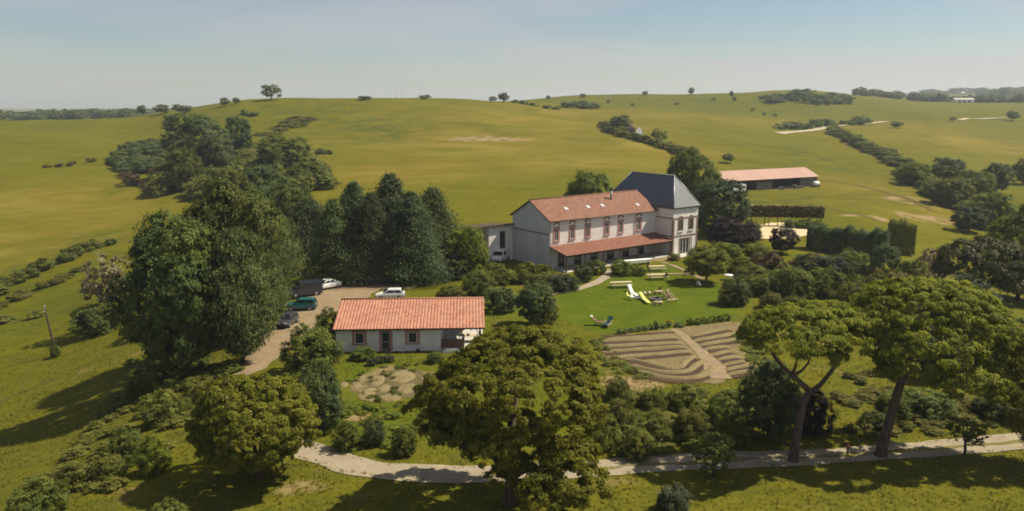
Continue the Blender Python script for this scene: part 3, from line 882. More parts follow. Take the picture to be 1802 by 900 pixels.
# ---- trees round the farmhouse
tree('round_tree', 'leafy tree showing above the red farmhouse roof', 'tree', 1035, 303, 86, 'mid#1', 'mid_leaves', Y=172, cb=.1)
tree('lime_tree', 'tall light green tree right behind the slate roof', 'tree', 1218, 262, 92, 'big#1', 'mid_leaves', Y=186, cb=.06)
tree('fir_tree', 'huge dark evergreen right of the tower', 'evergreen tree', 1264, 318, 112, 'big#0', 'fir_leaves', Y=166, cb=.02)
tree('copper_beech', 'large purple leaved tree right of the tower', 'tree', 1288, 386, 92, 'mid#2', 'purple_leaves', Y=147, cb=.05)
tree('copper_beech', 'small round purple tree in front of the sand arena', 'tree', 1377, 402, 52, 'mid#0', 'purple_leaves', Y=146, cb=.08)
tree('round_tree', 'round green tree on the lawn edge casting shade on the grass', 'tree', 1243, 436, 82, 'mid#1', 'bright_leaves', base=497, cb=.14)
tree('round_tree', 'bright green tree crown between the lawn tree and the large purple tree', 'tree', 1275, 428, 60, 'mid#2', 'bright_leaves', Y=131, cb=.1)
shrub('yellow green shrub right of the round lawn tree', 1312, 452, 62, 'shrub#1', 'bright_leaves', Y=127)
shrub('orange tinged shrub left of the small round purple tree', 1352, 446, 58, 'shrub#2', 'brown_leaves', Y=126)
shrub('light green bush between the two purple trees', 1330, 428, 52, 'shrub#0', 'bright_leaves', Y=138)
shrub('mid green bush below the yellow green shrub', 1325, 470, 60, 'shrub#2', 'mid_leaves', Y=119)
shrub('grey green shrub left in the row below the tall clipped hedge', 1425, 446, 66, 'shrub#1', 'grey_leaves', Y=128)
shrub('grey green shrub in the middle of the row below the tall clipped hedge', 1462, 450, 62, 'shrub#0', 'grey_leaves', Y=127)
shrub('rounded pale green bush at the foot of the tall clipped hedge', 1497, 440, 54, 'shrub#2', 'mid_leaves', Y=129)
shrub('dark glossy bush right of the three grey green shrubs', 1512, 462, 46, 'shrub#1', 'blue_leaves', Y=124)
shrub('dark round bush alone at the right edge of the lawn', 1295, 490, 50, 'shrub#2', 'blue_leaves', base=535)
mass('hedge', 'thick wild hedge running right from the dark round lawn bush', 'hedge', [(p.x, p.y) for p in (at(x, y) for x, y in [(1340,113),(1362,112),(1385,112),(1405,111),(1425,111),(1446,110),(1466,110),(1480,108)])], 'shrub', 'mid_leaves', 3.8, 3.8, 7)
mass('hedge', 'low olive green hedge in front of the thick wild hedge', 'hedge', [(p.x, p.y) for p in (at(x, y) for x, y in [(1318,106),(1345,104),(1372,103),(1400,102),(1430,102),(1455,101)])], 'shrub', 'scrub_leaves', 4.0, 2.6, 8)
shrub('olive bush below the grey green shrubs', 1400, 474, 60, 'shrub#0', 'mid_leaves', Y=117)
shrub('small leafy tree at the right end of the tall clipped hedge', 1556, 432, 54, 'mid#0', 'blue_leaves', Y=122)
# ---- clipped hedge, boxed tree, pleached screen
ha, hb = G(1428, 440), G(1566, 466)
hl = math.hypot(hb.x-ha.x, hb.y-ha.y)
ho = put(gen_box_hedge(hl, 3.4, 5.5, 3, .15, 105, .36), 'hedge', None, Vector(((ha.x+hb.x)/2, (ha.y+hb.y)/2 + 1.6, min(ha.z, hb.z)-.2)), (0,0,math.atan2(hb.y-ha.y, hb.x-ha.x)), (1,1,1), 'fir_leaves')
tag(ho, 'tall dark clipped hedge with a flat front face', 'hedge')
bp_ = at(1584, 158)
bo = put(gen_box_hedge(4.4, 3.2, 5.9, 4, .16, 85, .4), 'clipped_tree', None, bp_, (0,0,R(-10)), (1,1,1), 'scrub_leaves')
tag(bo, 'block shaped clipped tree at the right end of the tall hedge', 'tree')
for i, (px_, lab) in enumerate([(1322,'leftmost pleached tree of the screen behind the sand arena'),(1345,'second pleached tree from the left behind the sand arena'),(1368,'pleached tree in the middle of the screen, left of the centre post'),(1392,'pleached tree in the middle of the screen behind the arena, right of centre'),(1414,'second pleached tree from the right behind the sand arena'),(1436,'rightmost pleached tree of the screen, towards the tall hedge')]):
    P = at(px_, 178)
    root = empty('pleached_tree', P, R(-6), lab, 'tree', 'pleached trees behind the arena')
    k = 'pleach%d' % (i % 2)
    if k not in LIB:
        LIB[k] = gen_box_hedge(2.9, 1.1, 2.3, 20+i, .2, 42, .12); LIB[k].name = 'crown'
        mbp = MB(); mbp.tube([(0,0,-.1),(.03,0,1.2),(0,0,3.6)], [.11,.08,.06], 7); mbp.tube([(.9,0,-.1),(.88,.0,2.6)], [.07,.04], 6)
        TR[k] = mbp.mesh('trunk', ['bark'])
    put(LIB[k], 'crown', root, (0,0,2.0), (0,0,0), (1,1,1), 'brown_leaves')
    put(TR[k], 'trunk', root)
mass('hedge', 'dark low hedge under the pleached screen', 'hedge', [(p.x, p.y) for p in (at(x, 176) for x in range(1385, 1446, 9))], 'far', 'oak_leaves', 2.6, 1.9, 9, jitter=.3)
shrub('yellowish bush left of the sand arena', 1322, 388, 36, 'shrub#0', 'scrub_leaves', Y=160)

# ---- umbrella pines in the foreground
def pine(label, P, pads, limbs, trunk_pts, trunk_r, seed, mat='pine_needles', name='umbrella_pine', **kw):
    root = empty(name, P, 0, label, 'pine tree')
    me = pads_mesh('crown', pads, seed, **kw); me.materials.append(MATS[mat])
    put(me, 'crown', root)
    mb = MB(); mb.tube(trunk_pts, trunk_r, 10)
    mb.build('trunk', ['pine_bark'], root)
    for pts, rad in limbs:
        mb = MB(); mb.tube(pts, rad, 7)
        mb.build('limb', ['pine_bark'], root)
    return root
def pads_px(P, items):
    """pads read off the photograph: (column, row, how far behind the trunk foot, half width, half height) -> metres from the foot"""
    out = []
    for px, py, dy, rx, rz in items:
        Y = P.y + dy; z = z_of(py, Y); d = depth(Y, z); k = d/FPX
        out.append(((px-901)*k - P.x, dy, z - P.z, rx*k, max(rx*k*.85, rz*k), rz*k*1.02))
    return out
def L3(a, b, sag=.0, k=4):
    a = Vector(a); b = Vector(b)
    out = []
    for i in range(k+1):
        t = i/k
        p = a.lerp(b, t); p.z += sag*math.sin(math.pi*t) ; p.x += .12*math.sin(5*t+a.x); p.y += .12*math.cos(4*t+b.x)
        out.append(p)
    return out
# left pine
P1 = at(447, 54.5)
pads = pads_px(P1, [(447,728,.4,92,58),(400,752,-.9,60,50),(492,748,-.9,60,48),(446,768,-2.0,72,50),(440,730,1.8,80,55),(362,752,.5,26,36),(532,752,.5,26,38),(412,806,-2.2,46,20),(472,810,-2.4,40,16),(447,752,-1.2,84,58),(440,770,.5,88,44),(480,720,-.4,62,48),(408,716,-.4,58,46)])
pine('round headed umbrella pine at the lower left, standing beside the bend of the gravel lane', P1, pads,
     [(L3((.3,0,1.2),(-2.2,-.6,3.4),.3), [.14,.12,.09,.06,.03]), (L3((.3,0,1.2),(2.6,-2.6,2.6),.35), [.14,.11,.09,.06,.03]), (L3((.3,0,1.4),(.4,1.8,4.6),.2), [.13,.1,.08,.05,.03]), (L3((.3,0,1.5),(1.2,-3.0,3.2),.3), [.11,.09,.07,.04,.02])],
     [(.5,-.1,-.3),(.4,0,.6),(.3,0,1.4),(.1,0,3.4)], [.30,.24,.20,.1], 21, puff=.42, tuft=.15, per_m2=5.0, needles=95, low_cut=-.6)
# central pine, layered
P2 = at(900, 50.5)
pads = pads_px(P2, [(940,652,2.5,104,70),(868,668,1.5,92,62),(1000,682,1.5,52,68),(930,702,-.5,112,62),(905,640,3.6,90,55),(792,690,0,54,34),(838,702,-1.5,52,38),(742,728,-.2,30,24),(800,756,-2,42,26),(760,768,-1,26,16),(900,748,-2,62,42),(980,752,-1.5,58,48),(1030,722,0,32,46),(868,799,-3.2,44,24),(842,790,-2.8,24,18),(1000,800,-2.5,50,26),(945,848,-3.4,36,26),(1014,856,-3.2,58,32),(965,886,-3.8,48,26),(870,760,1.2,78,38),(908,828,-1.6,34,26),(880,842,-2.4,20,14),(930,790,.6,50,36),(800,720,1.5,40,34)])
pine('largest umbrella pine, layered crown filling the foreground in front of the cottage', P2, pads,
     [(L3((0,0,2.2),(-4.6,-.4,5.2),.5), [.22,.19,.15,.1,.05]), (L3((0,0,2.0),(3.4,-2.6,2.3),.9), [.2,.17,.13,.09,.04]), (L3((0,.2,3.5),(3.4,.4,6.8),.4), [.24,.2,.15,.1,.05]), (L3((0,.2,3.8),(-2.8,1.6,7.0),.4), [.24,.2,.15,.1,.05]), (L3((0,0,3.0),(-1.0,-2.6,5.4),.5), [.16,.13,.1,.07,.03]), (L3((0,.3,4.6),(.4,3.0,8.6),.2), [.25,.2,.16,.1,.05]), (L3((0,0,1.6),(2.0,-3.4,1.4),.9), [.13,.11,.09,.06,.03])],
     [(-.1,0,-.4),(0,0,1.2),(.05,.1,3.0),(.0,.2,5.0),(.1,.6,8.0)], [.62,.48,.42,.34,.16], 22, puff=.42, tuft=.15, per_m2=4.6, needles=80, low_cut=-.5)
# right pines on the lane
P3 = G(1395, 812)
pads = pads_px(P3, [(1412,582,.5,92,40),(1346,592,.2,44,34),(1482,590,.2,46,38),(1412,606,-1.4,76,30),(1510,616,-.3,26,24),(1440,566,1.6,72,30),(1380,574,1.2,60,28),(1460,630,-.8,30,14)])
pine('slender umbrella pine on the lane with a forked bare trunk and flat crown', P3, pads,
     [(L3((.9,.1,5.5),(-2.2,.2,8.7),-.1), [.24,.2,.16,.12,.06]), (L3((.9,.1,5.5),(3.7,.2,8.6),-.35), [.22,.19,.16,.12,.06]), (L3((-.3,.15,6.9),(-.1,.4,9.2),0), [.13,.11,.09,.07,.04]), (L3((-.2,.15,6.8),(1.4,.4,9.2),-.3), [.12,.1,.08,.06,.03]), (L3((-1.2,.2,7.7),(-2.9,.5,9.0),.1), [.09,.08,.06,.05,.03])],
     [(0,0,-.3),(.08,0,.8),(.25,0,2.8),(.45,.05,4.4),(.92,.1,5.6)], [.44,.34,.31,.28,.24], 23, puff=.40, tuft=.14, per_m2=4.6, needles=75, low_cut=-.25)
P4 = G(1550, 802)
pads = pads_px(P4, [(1606,560,2,108,62),(1680,592,1.5,98,70),(1548,588,.5,56,44),(1632,618,-1,88,50),(1738,642,.5,58,54),(1592,648,-1.2,50,26),(1700,676,-1.5,66,34),(1764,690,0,36,34),(1504,572,.3,32,26),(1650,548,3.4,100,50)])
pine('big leaning umbrella pine at the right with a wide domed crown over the lane', P4, pads,
     [(L3((1.1,.1,6.0),(-.6,.4,9.4),-.1), [.2,.17,.14,.1,.05]), (L3((1.2,.1,6.4),(2.0,-.6,9.4),0), [.2,.17,.14,.1,.05]), (L3((1.3,.1,6.8),(5.4,.2,8.8),.2), [.26,.22,.17,.12,.06]), (L3((1.3,.2,7.0),(3.4,1.6,10.6),.2), [.25,.2,.16,.11,.05]), (L3((2.4,.1,7.4),(7.8,-.4,7.2),.5), [.16,.14,.11,.08,.04])],
     [(-.05,0,-.3),(.1,0,.9),(.45,0,3.0),(.9,.05,5.2),(1.5,.2,7.4)], [.52,.40,.35,.32,.24], 24, puff=.44, tuft=.155, per_m2=4.2, needles=80, low_cut=-.35)
P5 = at(1832, 57)
pads = [(-1.0,0,7.2,2.2,2.4,1.1),(0,.6,8.6,3.0,3.0,1.8),(-1.6,-.5,4.8,1.9,2.0,1.2),(-.8,-.8,3.0,1.8,1.8,1.2),(.6,-.6,5.4,2.2,2.0,1.2),(.2,-1.0,1.6,2.0,1.6,1.2)]
pine('dark pine cut off by the right edge, foliage reaching down to the lane', P5, pads,
     [(L3((0,0,4.0),(-1.8,-.4,6.6),.2), [.14,.12,.1,.07,.04])],
     [(0,0,-.3),(.1,0,2),(.0,.1,5),(.1,.3,8)], [.4,.32,.26,.12], 25, mat='pine_needles', puff=.68, tuft=.20, per_m2=1.7, needles=60, low_cut=-.5)
P6 = at(1722, 104)
pads = [(0,0,8.0,5.2,4.6,2.6),(-2.6,-1.2,7.4,2.8,2.5,1.6),(2.6,-1.0,7.2,3.0,2.5,1.7),(0,-2.4,7.0,2.6,2.0,1.5),(4.2,.5,6.0,2.2,2.2,1.3),(-4.0,.5,6.2,1.9,2.2,1.2),(1.6,-3.0,5.2,1.8,1.5,.9)]
pine('greyish umbrella pine farther back behind the big leaning pine', P6, pads,
     [(L3((0,0,3.4),(-3.0,-.6,6.4),.3), [.2,.17,.13,.09,.05]), (L3((0,0,3.6),(3.2,-.6,6.4),.3), [.2,.17,.13,.09,.05])],
     [(0,0,-.4),(.1,0,2),(.0,.1,4.5),(.1,.3,7.6)], [.45,.36,.3,.14], 26, mat='grey_needles', puff=.8, tuft=.26, per_m2=1.2, needles=60, low_cut=-.4)
P7 = at(1712, 86)
pads = [(0,0,3.6,6.0,3.6,2.0),(-4.0,-.6,3.6,3.2,2.6,1.8),(4.4,.0,4.2,3.4,2.8,2.0),(1,-1.6,2.6,3.4,2.2,1.4)]
tree('round_tree', 'dark bushy tree in the shade under the big leaning pine', 'tree', 1650, 570, 120, 'mid#0', 'oak_leaves', Y=78, cb=.02)
tree('round_tree', 'dark bushy tree between the big leaning pine and the right picture edge', 'tree', 1762, 560, 140, 'mid#1', 'oak_leaves', Y=80, cb=.02)
tree('round_tree', 'grey green tree below the greyish umbrella pine', 'tree', 1690, 488, 120, 'mid#2', 'grey_leaves', Y=94, cb=.02)
tree('round_tree', 'tall muted green tree at the right picture edge, beyond the greyish pine', 'tree', 1800, 360, 130, 'big#1', 'mid_leaves', Y=120, cb=.04)
tree('round_tree', 'mossy green tree behind the crown of the big leaning pine', 'tree', 1560, 480, 110, 'mid#1', 'scrub_leaves', Y=96, cb=.04)
tree('round_tree', 'olive tree crown left behind the big leaning pine', 'tree', 1500, 500, 90, 'mid#0', 'scrub_leaves', Y=93, cb=.04)
tree('white_blossom_tree', 'pale blossoming tree left of the greyish umbrella pine', 'tree', 1640, 438, 60, 'loose#1', 'pale_twigs', Y=124, cb=.1)
shrub('dark shrub beneath the pale blossoming tree', 1610, 455, 60, 'shrub#0', 'scrub_leaves', Y=120)
tree('sapling', 'thin young tree on the lane verge right of the big leaning pine', 'sapling', 1697, 742, 62, 'loose#2', 'mid_leaves', base=800, cb=.30)
tree('sapling', 'feathery sapling on the verge left of the forked pine', 'sapling', 1256, 760, 70, 'loose#0', 'mid_leaves', base=838, cb=.10)
tree('magnolia_tree', 'glossy dark green tree left of the forked pine trunk', 'tree', 1352, 640, 108, 'mid#2', 'blue_leaves', base=775, cb=.04)
shrub('pointed dark shrub top above the glossy tree by the forked pine', 1362, 636, 64, 'shrub#1', 'blue_leaves', Y=70)
shrub('dark reddish shrub right behind the forked pine trunk', 1428, 690, 70, 'shrub#2', 'purple_leaves', base=762)
shrub('leafy bush left of the leaning pine trunk', 1572, 690, 60, 'shrub#0', 'mid_leaves', Y=66)
shrub('dark bush left at the foot of the leaning pine, beyond the lane', 1545, 725, 56, 'shrub#1', 'oak_leaves', Y=64)
shrub('bush in the shade right of the leaning pine trunk', 1630, 690, 90, 'shrub#2', 'oak_leaves', Y=67)
shrub('dark bush near the lane at the right picture edge', 1770, 690, 100, 'shrub#0', 'oak_leaves', Y=66)

# ---- shrubs round the cottage and path
shrub('large rounded green bush between the driveway and the cottage', 546, 574, 98, 'shrub#0', 'mid_leaves', base=655)
shrub('small bush against the left corner of the cottage', 580, 543, 52, 'shrub#1', 'mid_leaves', Y=89)
shrub('tall bluish bush below the large rounded bush', 566, 644, 84, 'shrub#2', 'blue_leaves', base=756)
shrub('light green bush below the cottage corner bush', 525, 650, 60, 'shrub#1', 'bright_leaves', Y=76)
tree('walnut_tree', 'dark leaved small tree at the left edge of the lawn', 'tree', 940, 500, 72, 'mid#1', 'blue_leaves', base=572, cb=.06)
shrub('brownish green bush right in front of the dark lawn edge tree', 962, 528, 42, 'shrub#2', 'scrub_leaves', base=572)
shrub('smoky dark bush behind the right end of the cottage roof', 884, 505, 56, 'shrub#0', 'blue_leaves', base=548)
mass('hedge', 'long wild border hedge left of the curving path', 'hedge', line_pts([(838,505),(870,500),(905,498),(940,500),(965,502)], 1.7), 'shrub', 'scrub_leaves', 3.0, 2.1, 12, jitter=.5)
mass('hedge', 'bushy border under the farmhouse gable wall', 'hedge', line_pts([(918,484),(938,486),(958,484)], 1.6), 'shrub', 'bright_leaves', 2.6, 1.8, 13, jitter=.3)
shrub('dark rounded shrub inside the bend of the curving path', 1000, 484, 42, 'shrub#1', 'blue_leaves', base=510)
shrub('pale leaved shrub left of the curving path', 985, 482, 48, 'shrub#0', 'grey_leaves', base=512)
shrub('green bush at the porch end of the curving path', 1026, 466, 34, 'shrub#2', 'blue_leaves', base=495)
shrub('light green shrub in front of the left end of the porch', 1050, 458, 36, 'shrub#0', 'mid_leaves', base=482)
shrub('sunlit green shrub in front of the middle of the porch', 1094, 458, 40, 'shrub#1', 'bright_leaves', base=484)
shrub('low yellow green shrub left of the picnic tables', 1122, 466, 32, 'shrub#2', 'bright_leaves', base=484)
shrub('mid green tree like shrub behind the cottage, left of the border hedge', 842, 478, 60, 'shrub#1', 'mid_leaves', base=520)
shrub('low bush at the foot of the tower', 1186, 446, 22, 'shrub#2', 'scrub_leaves', base=458)
shrub('low reddish bush behind the cottage roof', 800, 504, 80, 'shrub#1', 'scrub_leaves', base=522, depthk=.6)
# ---- scrub between beds and lane
sc = [('bushy clump under the left end of the curved garden beds',1085,662,50,'scrub_leaves',712),('bush right of the largest pine, between it and the yellowish shrub',1090,702,54,'scrub_leaves',755),('olive bush between the largest pine and the lane',1060,728,60,'scrub_leaves',790),('leafy clump below the curved garden beds',1150,684,54,'bright_leaves',722),('yellowish shrub in the middle of the scrub above the lane',1150,724,60,'scrub_leaves',775),('green bush below the dirt path end',1205,680,54,'scrub_leaves',722),('scrubby bush above the feathery sapling',1215,718,62,'scrub_leaves',770),('bush left of the glossy dark tree',1265,695,54,'mid_leaves',750),('brushy clump between sapling and glossy tree',1290,732,56,'bright_leaves',785),('spiky low bush just above the lane, right of the largest pine',1120,755,60,'scrub_leaves',805),
      ('small green bush on the grass right of the soil garden',772,700,46,'mid_leaves',730),('dark young tree in the grass below the soil garden',660,738,42,'blue_leaves',782),('bush left of the largest pine on the grass slope',712,752,46,'mid_leaves',800),('green shrub between the bluish bush and the lane',610,745,50,'mid_leaves',790),
      ('bush in front of the white annexe wall, right of the bright round tree',870,462,34,'mid_leaves',482),
      ('tall weed clump beside the cottage terrace',765,618,30,'mid_leaves',638),('low green clump left on the cottage front wall',640,612,44,'mid_leaves',632)]
for i, (lab, px_, top_, w_, m_, b_) in enumerate(sc):
    shrub(lab, px_, top_, w_, 'shrub#%d' % (i % 3), m_, base=b_, name='bush', cat='bush')
# ---- left slope scrub
sl = [('green bush below the grove on the left slope',300,640,70,'mid_leaves',690),('bushy clump on the slope left of the round headed pine',285,690,66,'scrub_leaves',745),('green bush on the left slope, lowest of the middle clump',225,755,62,'mid_leaves',818),('bright bush right of the lowest green bush on the left slope',270,768,58,'bright_leaves',832),('bush clump near the bottom left corner',70,850,90,'mid_leaves',905),('leafy bush above the bottom left clump',130,818,64,'scrub_leaves',858),('weedy bush in the shadow of the big dark oak',245,665,50,'mid_leaves',702),('small bush on the bank left of the lane bend',322,700,30,'mid_leaves',725),('tiny bush on the field by the utility pole',98,608,18,'mid_leaves',628),('small dark bush on the grass left of the big oak',150,562,24,'oak_leaves',578),('scrubby bush at the bottom edge in the pine shadow',300,880,60,'mid_leaves',925),('pale grassy shrub at the bottom edge right of the largest pine',1185,855,60,'grey_leaves',905),('dark low shrub inside the pale shrub at the bottom edge',1172,865,34,'oak_leaves',896),('weedy bush on the bank above the driveway bend',355,665,60,'scrub_leaves',700),('olive bush on the left slope below the middle clump',190,800,60,'scrub_leaves',845)]
for i, (lab, px_, top_, w_, m_, b_) in enumerate(sl):
    shrub(lab, px_, top_, w_, 'shrub#%d' % ((i+1) % 3), m_, base=b_, name='bush', cat='bush')
# ---- hedge lines and scrub in the left valley
mass('hedgerow', 'long low hedgerow crossing the left valley field', 'hedgerow', line_pts([(-40,530),(0,512),(40,492),(80,474),(120,456),(155,442),(188,432)], 2.2), 'far', 'mid_leaves', 3.7, 2.5, 31)
mass('hedgerow', 'short ragged hedge below the left valley hedgerow', 'hedgerow', line_pts([(-30,575),(0,568),(30,566)], 2.0), 'far', 'scrub_leaves', 3.4, 1.8, 32)
mass('hedgerow', 'thin grassy scrub line under the left valley hedgerow', 'hedgerow', line_pts([(0,545),(40,522),(90,500),(130,480)], 3.0), 'far', 'scrub_leaves', 3.6, 1.2, 33)
# ---- thicket on the hillside above the grove
mass('thicket', 'low grey green thicket at the left end of the hillside scrub', 'thicket', area_pts([(195,285),(235,258),(282,255),(296,285),(272,305),(225,308)], 70, 41), 'far', 'blue_leaves', 7, 3.6, 41, kind='stuff')
mass('thicket', 'olive brambles covering the hillside below the round trees', 'thicket', area_pts([(262,345),(285,312),(350,290),(420,268),(480,255),(555,285),(572,322),(540,348),(440,355),(340,348)], 190, 42), 'far', 'scrub_leaves', 7.5, 4.6, 42, kind='stuff')
tree('round_tree', 'largest round tree at the top of the hillside thicket', 'tree', 338, 203, 118, 'mid#0', 'blue_leaves', Y=300, cb=.02)
tree('round_tree', 'separate round tree right of the largest hillside tree', 'tree', 419, 206, 50, 'mid#1', 'blue_leaves', Y=318, cb=.04)
tree('round_tree', 'small round tree in front of the largest hillside tree, by the orange gorse', 'tree', 322, 262, 62, 'mid#2', 'mid_leaves', Y=268, cb=.02)
tree('round_tree', 'tree filling the middle of the hillside thicket behind the grove', 'tree', 375, 240, 80, 'mid#2', 'blue_leaves', Y=285, cb=.02)
tree('round_tree', 'broad tree at the upper right of the hillside thicket', 'tree', 502, 242, 104, 'mid#1', 'mid_leaves', Y=285, cb=.02)
tree('round_tree', 'dark tree directly above the grove, in the hillside thicket', 'tree', 458, 292, 84, 'mid#0', 'blue_leaves', Y=215, cb=.02)
tree('round_tree', 'muted tree at the right end of the hillside thicket', 'tree', 540, 285, 66, 'mid#2', 'mid_leaves', Y=252, cb=.02)
tree('round_tree', 'leafy tree between the grove oaks and the hillside thicket', 'tree', 405, 300, 90, 'mid#1', 'mid_leaves', Y=190, cb=.02)
tree('round_tree', 'dark tree right of the leafy tree behind the grove', 'tree', 510, 325, 90, 'mid#2', 'oak_leaves', Y=165, cb=.02)
mass('gorse', 'orange gorse patch beside the small round hillside tree', 'gorse', area_pts([(268,300),(292,285),(296,305),(275,312)], 12, 43), 'tiny', 'gorse_flowers', 4.5, 2.0, 43)
mass('gorse', 'yellow flowering gorse right of the largest hillside tree', 'gorse', area_pts([(390,285),(400,264),(432,262),(440,280),(415,292)], 22, 44), 'tiny', 'gorse_flowers', 4.5, 2.2, 44)
mass('gorse', 'scattered orange gorse along the lower left edge of the hillside thicket', 'gorse', line_pts([(222,312),(235,322),(250,330),(265,335)], 3.5), 'tiny', 'brown_leaves', 4.0, 1.8, 45)
mass('gorse', 'isolated brown gorse strip in the open left field', 'gorse', line_pts([(92,294),(115,293),(150,286)], 4), 'tiny', 'brown_leaves', 4.0, 1.4, 46)
mass('bracken', 'dark bracken scattered up the hill towards the lone oak', 'bracken', area_pts([(440,240),(520,205),(560,210),(500,240)], 45, 47), 'tiny', 'scrub_leaves', 4.5, 1.1, 47, kind='stuff')
mass('bracken', 'dark scrub fringe right of the hillside thicket', 'bracken', line_pts([(535,268),(560,270),(580,272)], 4), 'tiny', 'oak_leaves', 4.5, 2, 48, kind='stuff')
mass('bramble', 'small dark bramble on the slope left below the lone oak', 'bramble', line_pts([(428,202),(440,203),(448,205)], 4), 'tiny', 'oak_leaves', 5, 3, 49)

# ---- skyline
def sky(lab, px_, top_, w_, base_, lk='far#0', mat='blue_leaves', name='round_tree', cat='tree', trunk=True, cb=.1):
    tree(name, lab, cat, px_, top_, w_, lk, mat, base=base_, cb=cb, trunk=trunk)
sky('lone oak on the crest of the hill', 478, 149, 37, 177, 'loose#1', 'oak_leaves', 'oak_tree', 'oak tree', True, .12)
sky('small round tree on the crest left of the lone oak', 396, 172, 17, 188, 'far#1')
sky('faint tiny tree between the lone oak and its small left neighbour', 416, 172, 14, 183, 'far#2')
sky('leftmost of the three trees on the low left skyline', 250, 185, 16, 204, 'far#0')
sky('broad tree on the left skyline, middle of three', 285, 184, 27, 202, 'far#1')
sky('flat tree clump on the left skyline, nearest the rising hill', 320, 184, 38, 200, 'far#2')
sky('round tree on the saddle of the skyline in the middle', 886, 163, 20, 181, 'far#0')
sky('low bush left of the saddle tree on the skyline', 868, 170, 16, 180, 'far#1', trunk=False)
sky('flat bush on the long central crest', 748, 167, 22, 175, 'far#2', trunk=False)
sky('faint bushes on the central crest left of the twin masts', 642, 169, 26, 176, 'far#0', trunk=False)
sky('tallest small tree on the right hill skyline', 1217, 154, 11, 168, 'far#1')
sky('little round tree on the right skyline, right of the tallest one', 1287, 160, 8, 171, 'far#2')
sky('tiny tree at the left start of the right hill crest', 965, 168, 8, 176, 'far#0')
sky('small bush pair on the left part of the right hill crest', 1025, 165, 12, 173, 'far#1')
sky('tiny bush on the right hill crest above the farmhouse', 1135, 160, 10, 169, 'far#2')
sky('small bush on the right hill slope just below the crest', 1292, 170, 8, 180, 'far#0')
sky('single bush on the slope above the barn', 1280, 270, 22, 287, 'far#1', 'oak_leaves', 'bush', 'bush', False)
sky('single dark bush at the right end of the far road', 1577, 213, 20, 226, 'far#2', 'oak_leaves', 'bush', 'bush', False)
sky('small tree by the track at the far right', 1781, 195, 22, 213, 'far#0', 'oak_leaves')
sky('tiny bush in the far right field', 1677, 206, 12, 213, 'far#1', 'oak_leaves', 'bush', 'bush', False)
for i, (x, y) in enumerate([(1113,188),(1190,186),(1325,196),(1345,204),(1364,206),(1255,178),(1070,182)]):
    sky(['dark dot of a bush below the left crest of the right hill','bush low on the right hill crest above the slate roof','left one of three bushes in the pasture below the skyline scrub','middle one of three bushes in the pasture below the skyline scrub','right one of three bushes in the pasture below the skyline scrub','bush midway along the right hill just under its crest','lowest bush near the skyline scrub patch on the left'][i], x, y-6, 9, y, 'tiny#%d' % (i % 3), 'oak_leaves', 'bush', 'bush', False)
mass('scrub', 'dark scrub covering the top of the right hill', 'scrub', area_pts([(1345,172),(1400,166),(1470,170),(1500,180),(1450,186),(1400,180),(1350,180)], 55, 51), 'tiny', 'blue_leaves', 13, 5.5, 51, kind='stuff')
mass('scrub', 'dark scrub strip on the right hill left of the crest trees', 'scrub', area_pts([(985,190),(1010,186),(1060,189),(1040,194)], 22, 52), 'tiny', 'blue_leaves', 9, 4.0, 52, kind='stuff')
mass('hedgerow', 'long thin field hedge running down from the saddle tree', 'hedgerow', line_pts([(908,182),(925,184),(945,188),(965,192),(985,193)], 5), 'tiny', 'oak_leaves', 5.5, 2.2, 53)
mass('hedgerow', 'overgrown hedgerow running down the hill from the ruined cottage', 'hedgerow', line_pts([(1062,226),(1085,236),(1110,244),(1140,252),(1170,262),(1195,272)], 4), 'far', 'mid_leaves', 7.2, 4.0, 54)
sky('tall tree at the top of the overgrown hedgerow by the ruin', 1092, 202, 40, 234, 'far#0', 'blue_leaves', trunk=False)
sky('brownish bush right of the ruined cottage', 1160, 226, 32, 250, 'far#2', 'scrub_leaves', 'bush', 'bush', False)
mass('hedgerow', 'dark hedge of round bushes beside the far road', 'hedgerow', line_pts([(1378,228),(1400,226),(1430,224),(1460,221),(1500,219),(1525,217)], 8), 'tiny', 'blue_leaves', 11, 5, 55)
mass('hedgerow', 'hedgerow descending from the far road into the right valley', 'hedgerow', line_pts([(1468,234),(1500,250),(1530,266),(1560,280),(1595,298)], 5), 'far', 'mid_leaves', 8, 4.2, 56)
mass('hedgerow', 'bright hedge below the right valley trees', 'hedgerow', line_pts([(1595,310),(1625,330),(1650,345),(1680,362),(1700,375)], 4), 'far', 'mid_leaves', 8, 5.0, 57)
vt = [('dark round tree left in the right valley row',1663,278,62,325,'blue_leaves'),('dark round tree right in the right valley row',1752,288,52,338,'blue_leaves'),('bright green broad tree in the right valley',1610,285,56,325,'bright_leaves'),('pale green tree between the two dark valley trees',1706,300,76,345,'mid_leaves'),('low rounded tree in front of the valley row',1670,315,74,362,'mid_leaves'),('very dark cedar like tree in the right valley, nearest the field edge',1705,362,56,408,'fir_leaves'),('tall green tree behind the very dark valley tree',1745,340,80,402,'mid_leaves'),('olive tree at the far right edge of the valley',1800,280,40,325,'scrub_leaves')]
for i, (lab, px_, top_, w_, b_, m_) in enumerate(vt):
    tree('round_tree', lab, 'tree', px_, top_, w_, 'mid#%d' % (i % 3), m_, base=b_, cb=.02)
mass('woodland', 'far wood along the left horizon', 'woodland', ypts(-220, 235, 60, 950, 110, 61), 'far', 'blue_leaves', 22, 11, 61, kind='stuff', jitter=6)
mass('woodland', 'low far wood behind the left skyline trees', 'woodland', ypts(100, 420, 30, 1500, 150, 62), 'tiny', 'blue_leaves', 34, 11, 62, kind='stuff', jitter=6)
mass('woodland', 'dark wood on the far right horizon', 'woodland', ypts(1500, 1990, 60, 1120, 40, 63), 'far', 'blue_leaves', 22, 10, 63, kind='stuff', jitter=5)
